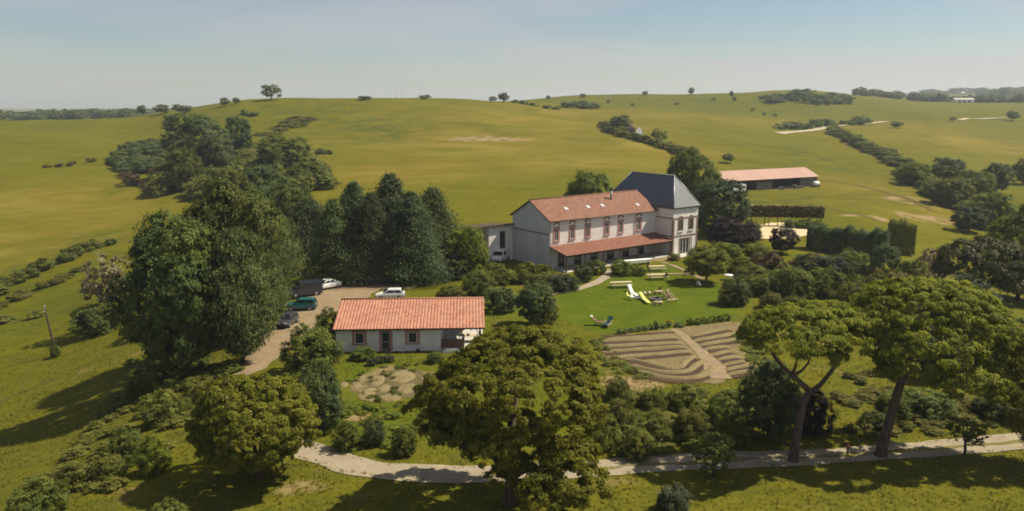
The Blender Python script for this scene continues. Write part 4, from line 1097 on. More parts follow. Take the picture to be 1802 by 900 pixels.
mass('woodland', 'hazy tree line on the last ridge at the right', 'woodland', ypts(1590, 2080, 46, 2500, 150, 64), 'tiny', 'blue_leaves', 48, 17, 64, kind='stuff', jitter=10)
mass('woodland', 'clump of taller trees at the end of the right horizon', 'woodland', ypts(1720, 1990, 26, 1900, 80, 65), 'far', 'blue_leaves', 34, 20, 65, kind='stuff', jitter=8)
mass('undergrowth', 'wild olive undergrowth between the vegetable plot and the lane', 'undergrowth', area_pts([(1050,690),(1130,690),(1200,694),(1320,690),(1335,760),(1250,792),(1150,806),(1070,800)], 110, 81), 'far', 'scrub_leaves', 1.7, .75, 81, kind='stuff', jitter=.4)
mass('undergrowth', 'light green weeds on the slope below the cottage garden', 'undergrowth', area_pts([(590,715),(700,712),(740,740),(720,800),(640,800),(600,770)], 34, 82), 'far', 'bright_leaves', 1.3, .45, 82, kind='stuff', jitter=.4)
mass('undergrowth', 'scruffy undergrowth spreading below the grove on the left slope', 'undergrowth', area_pts([(200,690),(280,640),(350,660),(345,720),(300,790),(200,860),(120,880),(60,890),(110,820)], 70, 83), 'far', 'scrub_leaves', 1.7, .6, 83, kind='stuff', jitter=.5)
mass('undergrowth', 'mixed garden planting between the lawn and the tall clipped hedge', 'undergrowth', ypts(1310, 1560, 80, 118, 9, 84), 'far', 'bright_leaves', 2.4, 1.7, 84, kind='stuff', jitter=.5)
mass('undergrowth', 'dark underwood beneath the row of firs', 'undergrowth', ypts(585, 812, 60, 124, 2.5, 85), 'far', 'cypress_leaves', 4.2, 6.0, 85, kind='stuff', jitter=.4)
mass('undergrowth', 'tall weeds along the grove edge in the shade of the big oak', 'undergrowth', area_pts([(230,640),(330,640),(420,655),(360,680),(260,690)], 50, 86), 'far', 'mid_leaves', 1.9, .9, 86, kind='stuff', jitter=.3)
mass('undergrowth', 'green weeds under the two umbrella pines on the lane', 'undergrowth', area_pts([(1460,700),(1520,640),(1600,700),(1780,690),(1780,755),(1600,775),(1480,770)], 60, 87), 'far', 'scrub_leaves', 1.5, .6, 87, kind='stuff', jitter=.4)
mass('thicket', 'leafy scrub joining the hillside thicket to the grove', 'thicket', area_pts([(345,305),(470,290),(565,295),(578,335),(520,372),(400,372)], 90, 91), 'far', 'mid_leaves', 7.5, 6.0, 91, kind='stuff')
# ------------------------------------------------------------------ building materials
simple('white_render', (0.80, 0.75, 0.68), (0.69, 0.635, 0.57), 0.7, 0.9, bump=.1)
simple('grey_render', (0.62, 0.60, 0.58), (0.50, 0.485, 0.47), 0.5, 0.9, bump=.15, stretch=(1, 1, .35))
simple('cottage_render', (0.70, 0.67, 0.64), (0.62, 0.59, 0.56), 0.8, 0.9, bump=.1)
simple('brown_trim', (0.25, 0.155, 0.12), (0.19, 0.115, 0.09), 2, 0.85)
simple('pink_trim', (0.42, 0.215, 0.18), (0.35, 0.18, 0.15), 2, 0.85)
simple('white_paint', (0.80, 0.78, 0.74), (0.72, 0.70, 0.66), 2, 0.5)
simple('dark_wood', (0.085, 0.055, 0.038), (0.055, 0.036, 0.026), 4, 0.8)
simple('grey_boards', (0.20, 0.18, 0.165), (0.13, 0.12, 0.11), 1.2, 0.9, stretch=(3, 3, .4))
simple('pale_wood', (0.56, 0.46, 0.29), (0.46, 0.37, 0.22), 3, 0.75)
simple('brown_wood', (0.22, 0.13, 0.075), (0.15, 0.09, 0.05), 4, 0.8)
simple('concrete', (0.50, 0.47, 0.42), (0.40, 0.37, 0.33), 1.5, 0.9)
simple('interior', (0.10, 0.095, 0.09), (0.07, 0.066, 0.062), 1, 0.9)
simple('zinc', (0.42, 0.42, 0.42), (0.33, 0.33, 0.34), 1.5, 0.45, metal=.5)
simple('slate', (0.075, 0.080, 0.088), (0.055, 0.058, 0.066), 1.6, 0.33, bump=.12, spec=.55, stretch=(1, 1, 3))
simple('rubber', (0.03, 0.03, 0.03), (0.022, 0.022, 0.022), 8, 0.85)
simple('alloy', (0.40, 0.40, 0.41), (0.33, 0.33, 0.34), 4, 0.35, metal=.7)
def plain(name, c, rough=.4, metal=0, coat=0, spec=.5):
    m, t, p = newmat(name)
    p.inputs['Base Color'].default_value = c4(c); p.inputs['Roughness'].default_value = rough
    p.inputs['Metallic'].default_value = metal; p.inputs['Coat Weight'].default_value = coat; p.inputs['Coat Roughness'].default_value = .08
    p.inputs['Specular IOR Level'].default_value = spec
plain('window_glass', (0.022, 0.028, 0.030), .12, spec=.55)
plain('car_glass', (0.016, 0.018, 0.020), .10, spec=.55)
plain('car_white', (0.72, 0.70, 0.66), .35, coat=.6)
plain('car_teal', (0.012, 0.115, 0.120), .3, coat=.7)
plain('car_navy', (0.018, 0.022, 0.034), .3, coat=.8)
plain('car_dark', (0.040, 0.038, 0.046), .3, coat=.8)
plain('car_silver', (0.36, 0.37, 0.38), .35, metal=.5, coat=.5)
plain('car_red', (0.42, 0.030, 0.035), .3, coat=.6)
plain('lamp_glass', (0.55, 0.53, 0.50), .15)
plain('tail_lamp', (0.30, 0.015, 0.012), .25)
plain('black_trim', (0.02, 0.02, 0.02), .6)
plain('cloth_white', (0.76, 0.74, 0.68), .8, spec=.2)
plain('cushion_yellow', (0.62, 0.60, 0.16), .8, spec=.2)
plain('cushion_white', (0.78, 0.78, 0.66), .7, spec=.2)
plain('canvas_green', (0.018, 0.052, 0.046), .8, spec=.2)
plain('canvas_yellow', (0.62, 0.50, 0.05), .8, spec=.2)
plain('skin', (0.42, 0.25, 0.17), .6)
plain('hair_dark', (0.022, 0.015, 0.012), .6)
plain('cloth_dark', (0.030, 0.026, 0.030), .8, spec=.2)
plain('cloth_maroon', (0.13, 0.028, 0.030), .8, spec=.2)
plain('barrier_red', (0.45, 0.08, 0.06), .6)
def tiles(name, a, b, c, pu, pv, rows_bump=.5, big=0.35, wear=.5):
    """clay tiles: one tint per tile from a cell grid in the roof's own u (along) and v (down the slope), weathered by noise"""
    m, t, p = newmat(name)
    L = t.links.new
    p.inputs['Roughness'].default_value = .85; p.inputs['Specular IOR Level'].default_value = .2
    uv = N(t, 'ShaderNodeUVMap')
    mp_ = N(t, 'ShaderNodeMapping'); mp_.inputs['Scale'].default_value = (1/pu, 1/pv, 1)
    L(uv.outputs[0], mp_.inputs['Vector'])
    fl = N(t, 'ShaderNodeVectorMath', operation='FLOOR'); L(mp_.outputs[0], fl.inputs[0])
    wn = N(t, 'ShaderNodeTexWhiteNoise', noise_dimensions='2D'); L(fl.outputs[0], wn.inputs['Vector'])
    m1 = N(t, 'ShaderNodeMix', data_type='RGBA'); m1.inputs['A'].default_value = c4(a); m1.inputs['B'].default_value = c4(b)
    L(wn.outputs['Value'], m1.inputs['Factor'])
    nz = N(t, 'ShaderNodeTexNoise'); nz.inputs['Scale'].default_value = big; nz.inputs['Detail'].default_value = 7; nz.inputs['Roughness'].default_value = .7
    L(uv.outputs[0], nz.inputs['Vector'])
    mr = N(t, 'ShaderNodeMapRange'); mr.inputs['From Min'].default_value = .42; mr.inputs['From Max'].default_value = .68; mr.inputs['To Max'].default_value = wear
    L(nz.outputs['Fac'], mr.inputs['Value'])
    m2 = N(t, 'ShaderNodeMix', data_type='RGBA'); m2.inputs['B'].default_value = c4(c)
    L(m1.outputs['Result'], m2.inputs['A']); L(mr.outputs[0], m2.inputs['Factor'])
    L(m2.outputs['Result'], p.inputs['Base Color'])
    sx = N(t, 'ShaderNodeSeparateXYZ'); L(mp_.outputs[0], sx.inputs[0])
    fr = N(t, 'ShaderNodeMath', operation='FRACT'); L(sx.outputs['Y'], fr.inputs[0])
    ad = N(t, 'ShaderNodeMath', operation='ADD'); L(fr.outputs[0], ad.inputs[0]); L(wn.outputs['Value'], ad.inputs[1])
    bp = N(t, 'ShaderNodeBump'); bp.inputs['Strength'].default_value = rows_bump; bp.inputs['Distance'].default_value = .03
    L(ad.outputs[0], bp.inputs['Height']); L(bp.outputs[0], p.inputs['Normal'])
tiles('cottage_tiles', (0.43, 0.195, 0.125), (0.31, 0.128, 0.084), (0.46, 0.27, 0.185), .35, .42, wear=.35)
tiles('farm_tiles', (0.275, 0.124, 0.078), (0.170, 0.078, 0.052), (0.20, 0.125, 0.09), .28, .40, wear=.7)
tiles('porch_tiles', (0.245, 0.098, 0.064), (0.165, 0.066, 0.047), (0.19, 0.105, 0.08), .28, .40, wear=.5)
tiles('barn_sheet', (0.44, 0.275, 0.215), (0.40, 0.245, 0.195), (0.40, 0.235, 0.19), 1.1, 6, rows_bump=.1, big=.12, wear=.5)
tiles('slate_tiles', (0.105, 0.110, 0.120), (0.075, 0.080, 0.090), (0.06, 0.062, 0.07), .3, .28, rows_bump=.25, big=.2, wear=.5)
MATS['slate_tiles'].node_tree.nodes['Principled BSDF'].inputs['Roughness'].default_value = .42
MATS['slate_tiles'].node_tree.nodes['Principled BSDF'].inputs['Specular IOR Level'].default_value = .5

def roof_plane(name, e0, e1, r0, r1, mat, parent, wave=.35, amp=.05, thick=.16, rows=10, per=4, under='dark_wood'):
    """one roof slope: eave e0 to e1, ridge r0 to r1 (r0 above e0), with rolls running down the slope"""
    e0, e1, r0, r1 = map(Vector, (e0, e1, r0, r1))
    Lw = max((e1-e0).length, (r1-r0).length); S = ((r0+r1)/2 - (e0+e1)/2).length
    nu = max(2, int(Lw/wave)*per) + 1 if amp else 2
    nrm = (e1-e0).cross(r0-e0)
    if nrm.length < 1e-6: nrm = (e1-e0).cross(r1-e0)
    nrm.normalize()
    if nrm.z < 0: nrm = -nrm
    V, UV = [], []
    for j in range(rows+1):
        v = j/rows
        a = e0.lerp(r0, v); b = e1.lerp(r1, v)
        for i in range(nu):
            u = i/(nu-1)
            p = a.lerp(b, u)
            s = abs(math.sin(math.pi*(p-e0).dot((e1-e0).normalized())/wave)) if amp else 0
            V.append(p + nrm*(amp*s)); UV.append(((p-e0).dot((e1-e0).normalized()), (1-v)*S))
    Fq = []
    for j in range(rows):
        for i in range(nu-1):
            k = j*nu+i
            Fq.append((k, k+1, k+nu+1, k+nu))
    nv = len(V)
    me = bpy.data.meshes.new(name)
    d = nrm*thick
    base = [e0-nrm*.004, e1-nrm*.004, r1-nrm*.004, r0-nrm*.004]
    V2 = V + base + [q-d for q in base]
    F2 = Fq + [(nv+7, nv+6, nv+5, nv+4), (nv, nv+1, nv+5, nv+4), (nv+1, nv+2, nv+6, nv+5), (nv+2, nv+3, nv+7, nv+6), (nv+3, nv, nv+4, nv+7)]
    me.from_pydata([tuple(q) for q in V2], [], F2)
    me.materials.append(MATS[mat]); me.materials.append(MATS[under])
    me.polygons.foreach_set('material_index', [0]*len(Fq) + [1]*5)
    uvl = me.uv_layers.new(name='UVMap')
    UV2 = UV + [(0, 0)]*8
    flat = np.array([UV2[l.vertex_index] for l in me.loops], np.float32)
    uvl.data.foreach_set('uv', flat.ravel())
    me.update()
    return link(bpy.data.objects.new(name, me), parent)

def window(parent, x, z0, z1, w, y=0.0, trim='brown_trim', fw=.18, sash='white_paint', arch=False, sill=True, mull=True, ax=(1,0)):
    """window on a wall facing -y: surround standing proud, sash, dark pane, sill. Built in wall space and moved by a local matrix"""
    mb = MB(); h = fw
    mb.box(x-w/2-h, x-w/2, y-.07, y+.02, z0-.02, z1, 0); mb.box(x+w/2, x+w/2+h, y-.07, y+.02, z0-.02, z1, 0)
    if arch:
        n = 8; pr = []
        for k in range(n+1):
            a = math.pi*k/n; pr.append((x-(w/2+h)*math.cos(a), z1+(w/2+h)*.75*math.sin(a)))
        inner = [(x+w/2*math.cos(math.pi*k/n)*-1, z1+w/2*.75*math.sin(math.pi*k/n)) for k in range(n+1)]
        for k in range(n):
            q = [pr[k], pr[k+1], inner[k+1], inner[k]]
            mb.prism(q, y-.07, y+.02, 0)
    else:
        mb.box(x-w/2-h, x+w/2+h, y-.072, y+.02, z1, z1+h, 0)
    f = mb.build('window', [trim], parent)
    pn = MB()
    if arch:
        poly = [(x-w/2, z0), (x+w/2, z0)] + [(x+w/2*math.cos(math.pi*k/8), z1+w/2*.75*math.sin(math.pi*k/8)) for k in range(9)]
        pn.prism(poly, y-.012, y+.01, 0)
    else:
        pn.box(x-w/2, x+w/2, y-.012, y+.01, z0, z1, 0)
    pn.build('pane', ['window_glass'], f)
    s = MB(); t = .055
    s.box(x-w/2, x-w/2+t, y-.04, y-.013, z0, z1); s.box(x+w/2-t, x+w/2, y-.04, y-.013, z0, z1)
    s.box(x-w/2+t, x+w/2-t, y-.04, y-.013, z0, z0+t); s.box(x-w/2+t, x+w/2-t, y-.04, y-.013, z1-t, z1)
    if mull: s.box(x-t/2, x+t/2, y-.042, y-.013, z0+t, z1-t)
    s.build('sash', [sash], f)
    if sill:
        mb = MB(); mb.box(x-w/2-h-.04, x+w/2+h+.04, y-.16, y+.02, z0-.14, z0-.021); mb.build('sill', ['white_paint' if trim == 'brown_trim' else trim], f)
    return f

# ------------------------------------------------------------------ farmhouse
FANG = math.atan2(.6, .8)
P0 = G(967, 473)
farm = empty('farmhouse', P0, FANG, 'long two storey white farmhouse with red tile roof, porch and slate roofed tower', 'farmhouse')
Lf, Wf, EH, RH = 25.2, 10.2, 8.15, 10.95
mb = MB()
mb.box(0, Lf, 0.0, .3, -.6, EH); mb.box(0.3, Lf, Wf-.3, Wf, -.6, EH)
mb.build('facade', ['white_render'], farm)
mb = MB()
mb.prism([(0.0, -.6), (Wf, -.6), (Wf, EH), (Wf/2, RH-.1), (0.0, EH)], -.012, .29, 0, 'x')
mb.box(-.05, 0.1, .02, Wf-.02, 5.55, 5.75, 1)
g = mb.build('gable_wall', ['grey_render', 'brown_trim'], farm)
ov = .45; sl = (RH-EH)/(Wf/2)
roof = roof_plane('roof', (-.35, -ov, EH-ov*sl), (Lf+.1, -ov, EH-ov*sl), (-.35, Wf/2, RH), (Lf+.1, Wf/2, RH), 'farm_tiles', farm, .45, .05)
roof_plane('roof', (Lf+.1, Wf+ov, EH-ov*sl), (-.35, Wf+ov, EH-ov*sl), (Lf+.1, Wf/2, RH), (-.35, Wf/2, RH), 'farm_tiles', farm, .45, .035)
mb = MB(); mb.tube([(-.35, Wf/2, RH+.03), (Lf+.1, Wf/2, RH+.03)], .13, 8); mb.build('ridge_tiles', ['farm_tiles'], roof)
mb = MB(); mb.tube([(-.3, -ov-.06, EH-ov*sl-.06), (Lf, -ov-.06, EH-ov*sl-.06)], .08, 6); mb.build('gutter', ['brown_trim'], roof)
def on_roof(x, f):  # f: 0 eave .. 1 ridge
    return Vector((x, -ov + (Wf/2+ov)*f, EH-ov*sl + (RH-EH+ov*sl)*f))
cx = on_roof(17.0, .70)
mb = MB(); mb.cyl((cx.x, cx.y), .20, cx.z-.3, cx.z+1.6, 12); mb.cyl((cx.x, cx.y), .27, cx.z+1.6, cx.z+1.75, 12, 1); mb.cyl((cx.x, cx.y), .15, cx.z+1.75, cx.z+1.95, 12, 1, .24)
mb.build('chimney', ['zinc', 'dark_wood'], roof)
for x, f in ((5.3, .47), (10.2, .45), (13.6, .45), (21.6, .33)):
    c = on_roof(x, f); u = Vector((0, Wf/2+ov, RH-EH+ov*sl)).normalized(); n_ = Vector((0, -u.z, u.y))
    mb = MB(); a = c - u*.38 + n_*.10; b = c + u*.38 + n_*.10
    for s_, hw, mi, up in ((0, .36, 0, 0.0), (0, .29, 1, .012)):
        k = (.38 - (.09 if mi else 0)) / .38
        aa = c - u*.38*k + n_*(.10+up); bb = c + u*.38*k + n_*(.10+up)
        X_ = Vector((hw, 0, 0))
        mb.hexa([aa-X_-n_*.09, aa+X_-n_*.09, bb+X_-n_*.09, bb-X_-n_*.09], [aa-X_, aa+X_, bb+X_, bb-X_], mi)
    mb.build('skylight', ['zinc', 'lamp_glass'], roof)
# upper windows, fan shaped mouldings above
for pxw in (979, 1006.7, 1034, 1067.5, 1092, 1124):
    k = (pxw-901)/FPX; cd, sd_ = math.cos(FANG), math.sin(FANG)
    t = (k*(depth(P0.y, 5)) - P0.x) / (cd - k*CP*sd_)
    window(farm, t, 4.55, 6.55, .74, 0, 'pink_trim', .32, 'white_paint')
    mb = MB(); n = 9
    for kk in range(n):
        a0, a1 = math.pi*kk/n, math.pi*(kk+1)/n
        q = [(t-.72*math.cos(a0), 7.12+.58*math.sin(a0)), (t-.72*math.cos(a1), 7.12+.58*math.sin(a1)), (t-.46*math.cos(a1), 7.12+.36*math.sin(a1)), (t-.46*math.cos(a0), 7.12+.36*math.sin(a0))]
        mb.prism(q, -.09, .02)
    mb.build('fan_moulding', ['brown_trim'], farm)
# gable details
# ground floor openings under the porch
for t, ww in ((2.5, 1.2), (6.2, 1.3), (10.0, 1.3), (13.8, 1.4), (17.6, 1.3), (21.4, 1.3)):
    d = MB(); d.box(t-ww/2-.14, t-ww/2, -.06, .02, 0, 2.5); d.box(t+ww/2, t+ww/2+.14, -.06, .02, 0, 2.5); d.box(t-ww/2-.14, t+ww/2+.14, -.062, .02, 2.5, 2.66)
    f = d.build('door', ['brown_trim'], farm)
    d = MB(); d.box(t-ww/2, t+ww/2, -.012, .01, 0.02, 2.5); d.build('pane', ['window_glass'], f)
PQ, PZ1, PZ0 = 4.1, 3.75, 2.85
porch = roof_plane('porch_roof', (-.1, -PQ-.3, PZ0-.07), (Lf-.05, -PQ-.3, PZ0-.07), (-.1, -.005, PZ1), (Lf-.05, -.005, PZ1), 'porch_tiles', farm, .45, .03)
mb = MB(); mb.box(0, Lf-.3, -PQ-.08, -PQ+.08, PZ0-.42, PZ0-.2); mb.build('beam', ['dark_wood'], farm)
for k in range(7):
    x = .15 + k*(Lf-.75)/6
    mb = MB(); mb.box(x-.09, x+.09, -PQ-.09, -PQ+.09, -.3, PZ0-.421); mb.box(x-.15, x+.15, -PQ-.15, -PQ+.15, -.3, .14); mb.build('porch_post', ['dark_wood'], farm)
mb = MB(); mb.box(-.05, Lf, -PQ-.35, -.01, -.6, .10); mb.build('porch_floor', ['concrete'], farm)
# tower wing
TX0, TW, TP, TB = Lf+.02, 6.6, 4.1, 12.9
TE, TR_ = 8.65, 14.0
mb = MB(); mb.box(TX0, TX0+TW, -TP, TB, -.6, TE); mb.build('tower_wall', ['white_render'], farm)
mb = MB()
for z0_, z1_, o_ in ((TE-.30, TE-.02, .16), (6.55, 6.75, .055), (3.30, 3.52, .06)):
    mb.box(TX0-o_, TX0+TW+o_, -TP-o_, -TP-.002, z0_, z1_)
    mb.box(TX0-o_, TX0-.002, -TP, (-.01 if z0_ < 6 else -.01), z0_, z1_)
    mb.box(TX0+TW+.002, TX0+TW+o_, -TP, TB, z0_, z1_)
mb.build('string_course', ['brown_trim'], farm)
mb = MB()
for xx in (TX0, TX0+TW):
    mb = MB(); s_ = 1 if xx == TX0 else -1
    for q in range(16):
        wq = .42 if q % 2 else .28
        x_a, x_b = sorted((xx-.035*s_, xx+wq*s_))
        z0_ = .1+q*.2
        if z0_+.2 > 3.295: break
        mb.box(x_a, x_b, -TP-.035, -TP+.3, z0_, z0_+.2)
    for q in range(15):
        wq = .42 if q % 2 else .28
        x_a, x_b = sorted((xx-.035*s_, xx+wq*s_))
        z0_ = 3.55+q*.2
        if z0_+.2 > 6.5: break
        mb.box(x_a, x_b, -TP-.035, -TP+.3, z0_, z0_+.2)
    x_a, x_b = sorted((xx-.03*s_, xx+.3*s_)); mb.box(x_a, x_b, -TP-.03, -TP+.29, 3.0, 3.8)
    mb.build('corner_stones', ['brown_trim'], farm)
A = Vector((TX0+TW/2, -TP+3.1, TR_)); B = Vector((TX0+TW/2, TB-3.1, TR_)); o_ = .38; ze = TE-.02
c00 = Vector((TX0-o_, -TP-o_, ze)); c10 = Vector((TX0+TW+o_, -TP-o_, ze)); c11 = Vector((TX0+TW+o_, TB+o_, ze)); c01 = Vector((TX0-o_, TB+o_, ze))
tr = roof_plane('tower_roof', c00, c10, A, A+Vector((.001,0,0)), 'slate_tiles', farm, .4, 0, .12, rows=1)
roof_plane('tower_roof', c01, c00, B, A, 'slate_tiles', farm, .4, 0, .12, rows=1)
roof_plane('tower_roof', c10, c11, A, B, 'slate_tiles', farm, .4, 0, .12, rows=1)
roof_plane('tower_roof', c11, c01, B, B+Vector((.001,0,0)), 'slate_tiles', farm, .4, 0, .12, rows=1)
mb = MB()
for a_, b_ in ((c00, A), (c10, A), (c11, B), (c01, B), (A, B)):
    mb.tube([a_+Vector((0,0,.03)), b_+Vector((0,0,.03))], .085, 6)
mb.tube([A+Vector((0,0,.05)), A+Vector((0,0,.4))], [.07,.02], 6); mb.tube([B+Vector((0,0,.05)), B+Vector((0,0,.4))], [.07,.02], 6)
mb.build('ridge_flashing', ['zinc'], tr)
for x in (TX0+1.95, TX0+4.75):
    window(farm, x, 4.3, 6.5, .95, -TP, 'brown_trim', .22, 'pale_wood', arch=True)
d = MB(); x = TX0+3.1
d.box(x-1.35, x-1.15, -TP-.08, -TP+.02, -.1, 2.75); d.box(x+1.15, x+1.35, -TP-.08, -TP+.02, -.1, 2.75); d.box(x-1.35, x+1.35, -TP-.082, -TP+.02, 2.75, 2.98)
f = d.build('glass_door', ['brown_trim'], farm)
d = MB(); d.box(x-1.15, x+1.15, -TP-.012, -TP+.01, 0, 2.75); d.build('pane', ['window_glass'], f)
d = MB()
for xx in (x-1.12, x-.4, x+.4, x+1.12): d.box(xx-.05, xx+.05, -TP-.05, -TP-.013, 0.08, 2.72)
d.box(x-1.15, x+1.15, -TP-.052, -TP-.013, 0, .08); d.build('sash', ['white_paint'], f)
for x_ in (8.1, 19.6):
    mb = MB(); mb.tube([(x_, -.40, EH-.22), (x_, -.09, EH-.75), (x_, -.09, PZ1+.1)], .055, 6); mb.build('downpipe', ['zinc'], farm)
mb = MB(); mb.tube([(TX0+4.9, -TP-.12, 3.2), (TX0+4.9, -TP-.12, -.2)], .07, 6); mb.build('downpipe', ['dark_wood'], farm)
mb = MB(); mb.box(TX0-.5, TX0+TW+.6, -TP-2.2, -TP-.01, -.6, .05); mb.build('terrace', ['concrete'], farm)

# ------------------------------------------------------------------ annexe left of the farmhouse
cd, sd_ = math.cos(FANG), math.sin(FANG)
PA = P0 + Vector((-sd_*Wf, cd*Wf, 0))                    # back corner of the gable
ann = empty('annexe', (PA.x, PA.y, P0.z), FANG, 'low white annexe with a brown roof and open bay behind the grey gable', 'outbuilding')
mb = MB()
x0 = -5.1
mb.box(x0, -2.75, 0, .25, -.6, 6.1); mb.box(-1.55, -.02, 0, .25, -.6, 6.1); mb.box(-2.75, -1.55, 0, .25, 5.2, 6.1); mb.box(-2.75, -1.55, 0, .25, -.6, 1.6)
mb.box(x0, x0+.25, .25, 6, -.6, 5.0); mb.box(-8.9, -.02, 6, 6.25, -.6, 5.0)
mb.build('wall', ['white_render'], ann)
mb = MB(); mb.box(-2.74, -1.56, .14, .2, 1.6, 5.2); wf_ = mb.build('window', ['window_glass'], ann)
mb = MB(); mb.box(-2.18, -2.12, .1, .139, 1.6, 5.2); mb.build('sash', ['dark_wood'], wf_)
mb = MB(); mb.box(-4.55, -3.35, -.05, -.003, -.3, 2.9); mb.build('door', ['cloth_white'], ann)
mb = MB(); mb.hexa([(-9.3,-.5,6.22),(0.0,-.5,6.22),(0.0,6.5,5.5),(-9.3,6.5,5.5)], [(-9.3,-.5,6.45),(0.0,-.5,6.45),(0.0,6.5,5.72),(-9.3,6.5,5.72)]); mb.build('roof', ['dark_wood'], ann)
for xx in (-8.9, -7.0):
    mb = MB(); mb.box(xx-.08, xx+.08, 0, .16, -.6, 6.15); mb.build('post', ['dark_wood'], ann)

# ------------------------------------------------------------------ cottage
CA = R(2.6)
C0 = G(592, 620)
cot = empty('cottage', C0, CA, 'small white cottage with an orange tile roof and an open porch at its right end', 'cottage')
CE, CRZ, CD, CB = 2.72, 4.35, 5.9, 9.6
XW, XE = 11.4, 16.0
mb = MB()
mb.box(0, XW, 0, .3, -.5, CE); mb.prism([(0.3, -.5), (CB, -.5), (CB, CE), (CD, CRZ-.15), (0.3, CE+.05)], 0.0, .3, 0, 'x'); mb.prism([(0.3, -.5), (CB, -.5), (CB, CE), (CD, CRZ-.15), (.3, CE+.05)], XW-.3, XW, 0, 'x'); mb.box(.3, XE, CB-.3, CB-.002, -.5, 1.0)
mb.box(.3, XW-.3, CB-.3, CB-.002, 1.0, CE)
mb.build('wall', ['cottage_render'], cot)
sl_ = (CRZ-CE)/CD
croof = roof_plane('roof', (-.25, -.55, CE-.55*sl_+.12), (XE+.25, -.55, CE-.55*sl_+.12), (-.25, CD, CRZ+.12), (XE+.25, CD, CRZ+.12), 'cottage_tiles', cot, .36, .075, .14, 14, 6)
roof_plane('roof', (XE+.25, CB+.4, CE-.02), (-.25, CB+.4, CE-.02), (XE+.25, CD, CRZ+.12), (-.25, CD, CRZ+.12), 'cottage_tiles', cot, .36, .075, .14, 8, 4)
mb = MB(); mb.tube([(-.25, CD, CRZ+.16), (XE+.25, CD, CRZ+.16)], .13, 8); mb.build('ridge_tiles', ['cottage_tiles'], croof)
mb = MB()
k = 0
while .25 + k*1.32 < XE:
    x = .25 + k*1.32; k += 1
    mb.hexa([(x-.06,-.5,CE-.30),(x+.06,-.5,CE-.30),(x+.06,-.01,CE-.17),(x-.06,-.01,CE-.17)], [(x-.06,-.5,CE-.19),(x+.06,-.5,CE-.19),(x+.06,-.01,CE-.06),(x-.06,-.01,CE-.06)])
mb.build('rafter_ends', ['brown_wood'], cot)
def px_on(pxw, root, ang):
    k = (pxw-901)/FPX
    return (k*depth(root.y, 1.5) - root.x) / (math.cos(ang) - k*CP*math.sin(ang))
for pxw in (632.5, 726):
    window(cot, px_on(pxw, C0, CA), .95, 2.15, .98, 0, 'pink_trim', .30, 'white_paint', mull=False, sill=True)
xd = px_on(679, C0, CA)
d = MB(); d.box(xd-.72, xd-.44, -.07, .02, -.2, 2.3); d.box(xd+.44, xd+.72, -.07, .02, -.2, 2.3); d.box(xd-.72, xd+.72, -.072, .02, 2.3, 2.52)
f = d.build('door', ['pink_trim'], cot)
d = MB(); d.box(xd-.44, xd+.44, -.035, .01, 0, 2.3); d.build('door_leaf', ['grey_boards'], f)
d = MB(); d.box(xd-.33, xd+.33, -.05, -.036, 1.2, 2.15); d.box(xd-.33, xd+.33, -.05, -.036, .35, 1.0); d.build('pane', ['window_glass'], f)
for i, (x, y) in enumerate(((XE-.25, .0), (XE-.25, 3.0), (XE-.25, 6.2), (13.6, 6.2))):
    mb = MB(); mb.box(x-.1, x+.1, y-.1, y+.1, -.5, CE-.2 + y*sl_); mb.tube([(x-.05, y, 1.9 + y*sl_), (x-.6, y, CE-.15 + y*sl_)], .05, 6); mb.build('porch_post', ['brown_wood'], cot)
mb = MB(); mb.box(XW, XE, -.1, .1, CE-.2, CE-.02); mb.box(XE-.35, XE-.15, .1, CD, CE-.22, CE-.05); mb.build('beam', ['brown_wood'], cot)
mb = MB(); mb.box(XW+.01, XE+.1, -.4, CB, -.5, .05); mb.box(5.8, XW, -1.0, -.002, -.5, .02); mb.build('terrace', ['concrete'], cot)
mb = MB(); mb.box(XW+.02, XW+2.6, 1.0, 1.12, .05, 1.0); mb.build('low_wall', ['brown_wood'], cot)
# things on the cottage terrace
Cm = Matrix.Translation(C0) @ Matrix.Rotation(CA, 4, 'Z')
def cw(x, y, z=0.05): return Cm @ Vector((x, y, z))
t_ = empty('porch_table', cw(14.3, 3.4), CA, 'wooden table under the cottage porch', 'table')
mb = MB(); mb.box(-1.0, 1.0, -.45, .45, .70, .76); mb.build('tabletop', ['pale_wood'], t_)
for sx in (-.85, .85):
    for sy in (-.35, .35):
        mb = MB(); mb.box(sx-.04, sx+.04, sy-.04, sy+.04, 0, .699); mb.build('leg', ['brown_wood'], t_)
mb = MB(); mb.box(-.9, .9, -.2, .2, .0, .12); mb.prism([(-.9,.12),(-.55,.36),(.5,.40),(.9,.12)], -.2, .2)
tag(mb.build('sheet_pile', ['cloth_white'], None, cw(12.6, -.75, .05), CA), 'white plastic sheet lying at the edge of the cottage porch', 'sheet')
mb = MB(); mb.tube([(-.7,0,.06),(-.45,0,.24),(0,0,.32),(.45,0,.24),(.7,0,.06)], .06, 6)
tag(mb.build('garden_hoop', ['cloth_white'], None, cw(xd+1.25, -.6, .02), CA), 'small white hoop on the ground right of the cottage door', 'hoop')
mb = MB(); mb.cyl((0,0), .17, 0, .34, 12, 0, .22); mb.cyl((0,0), .16, .34, .345, 12)
tag(mb.build('flower_pot', ['black_trim'], None, cw(8.95, -.5, .02), CA), 'dark pot against the cottage wall below the right window', 'pot')

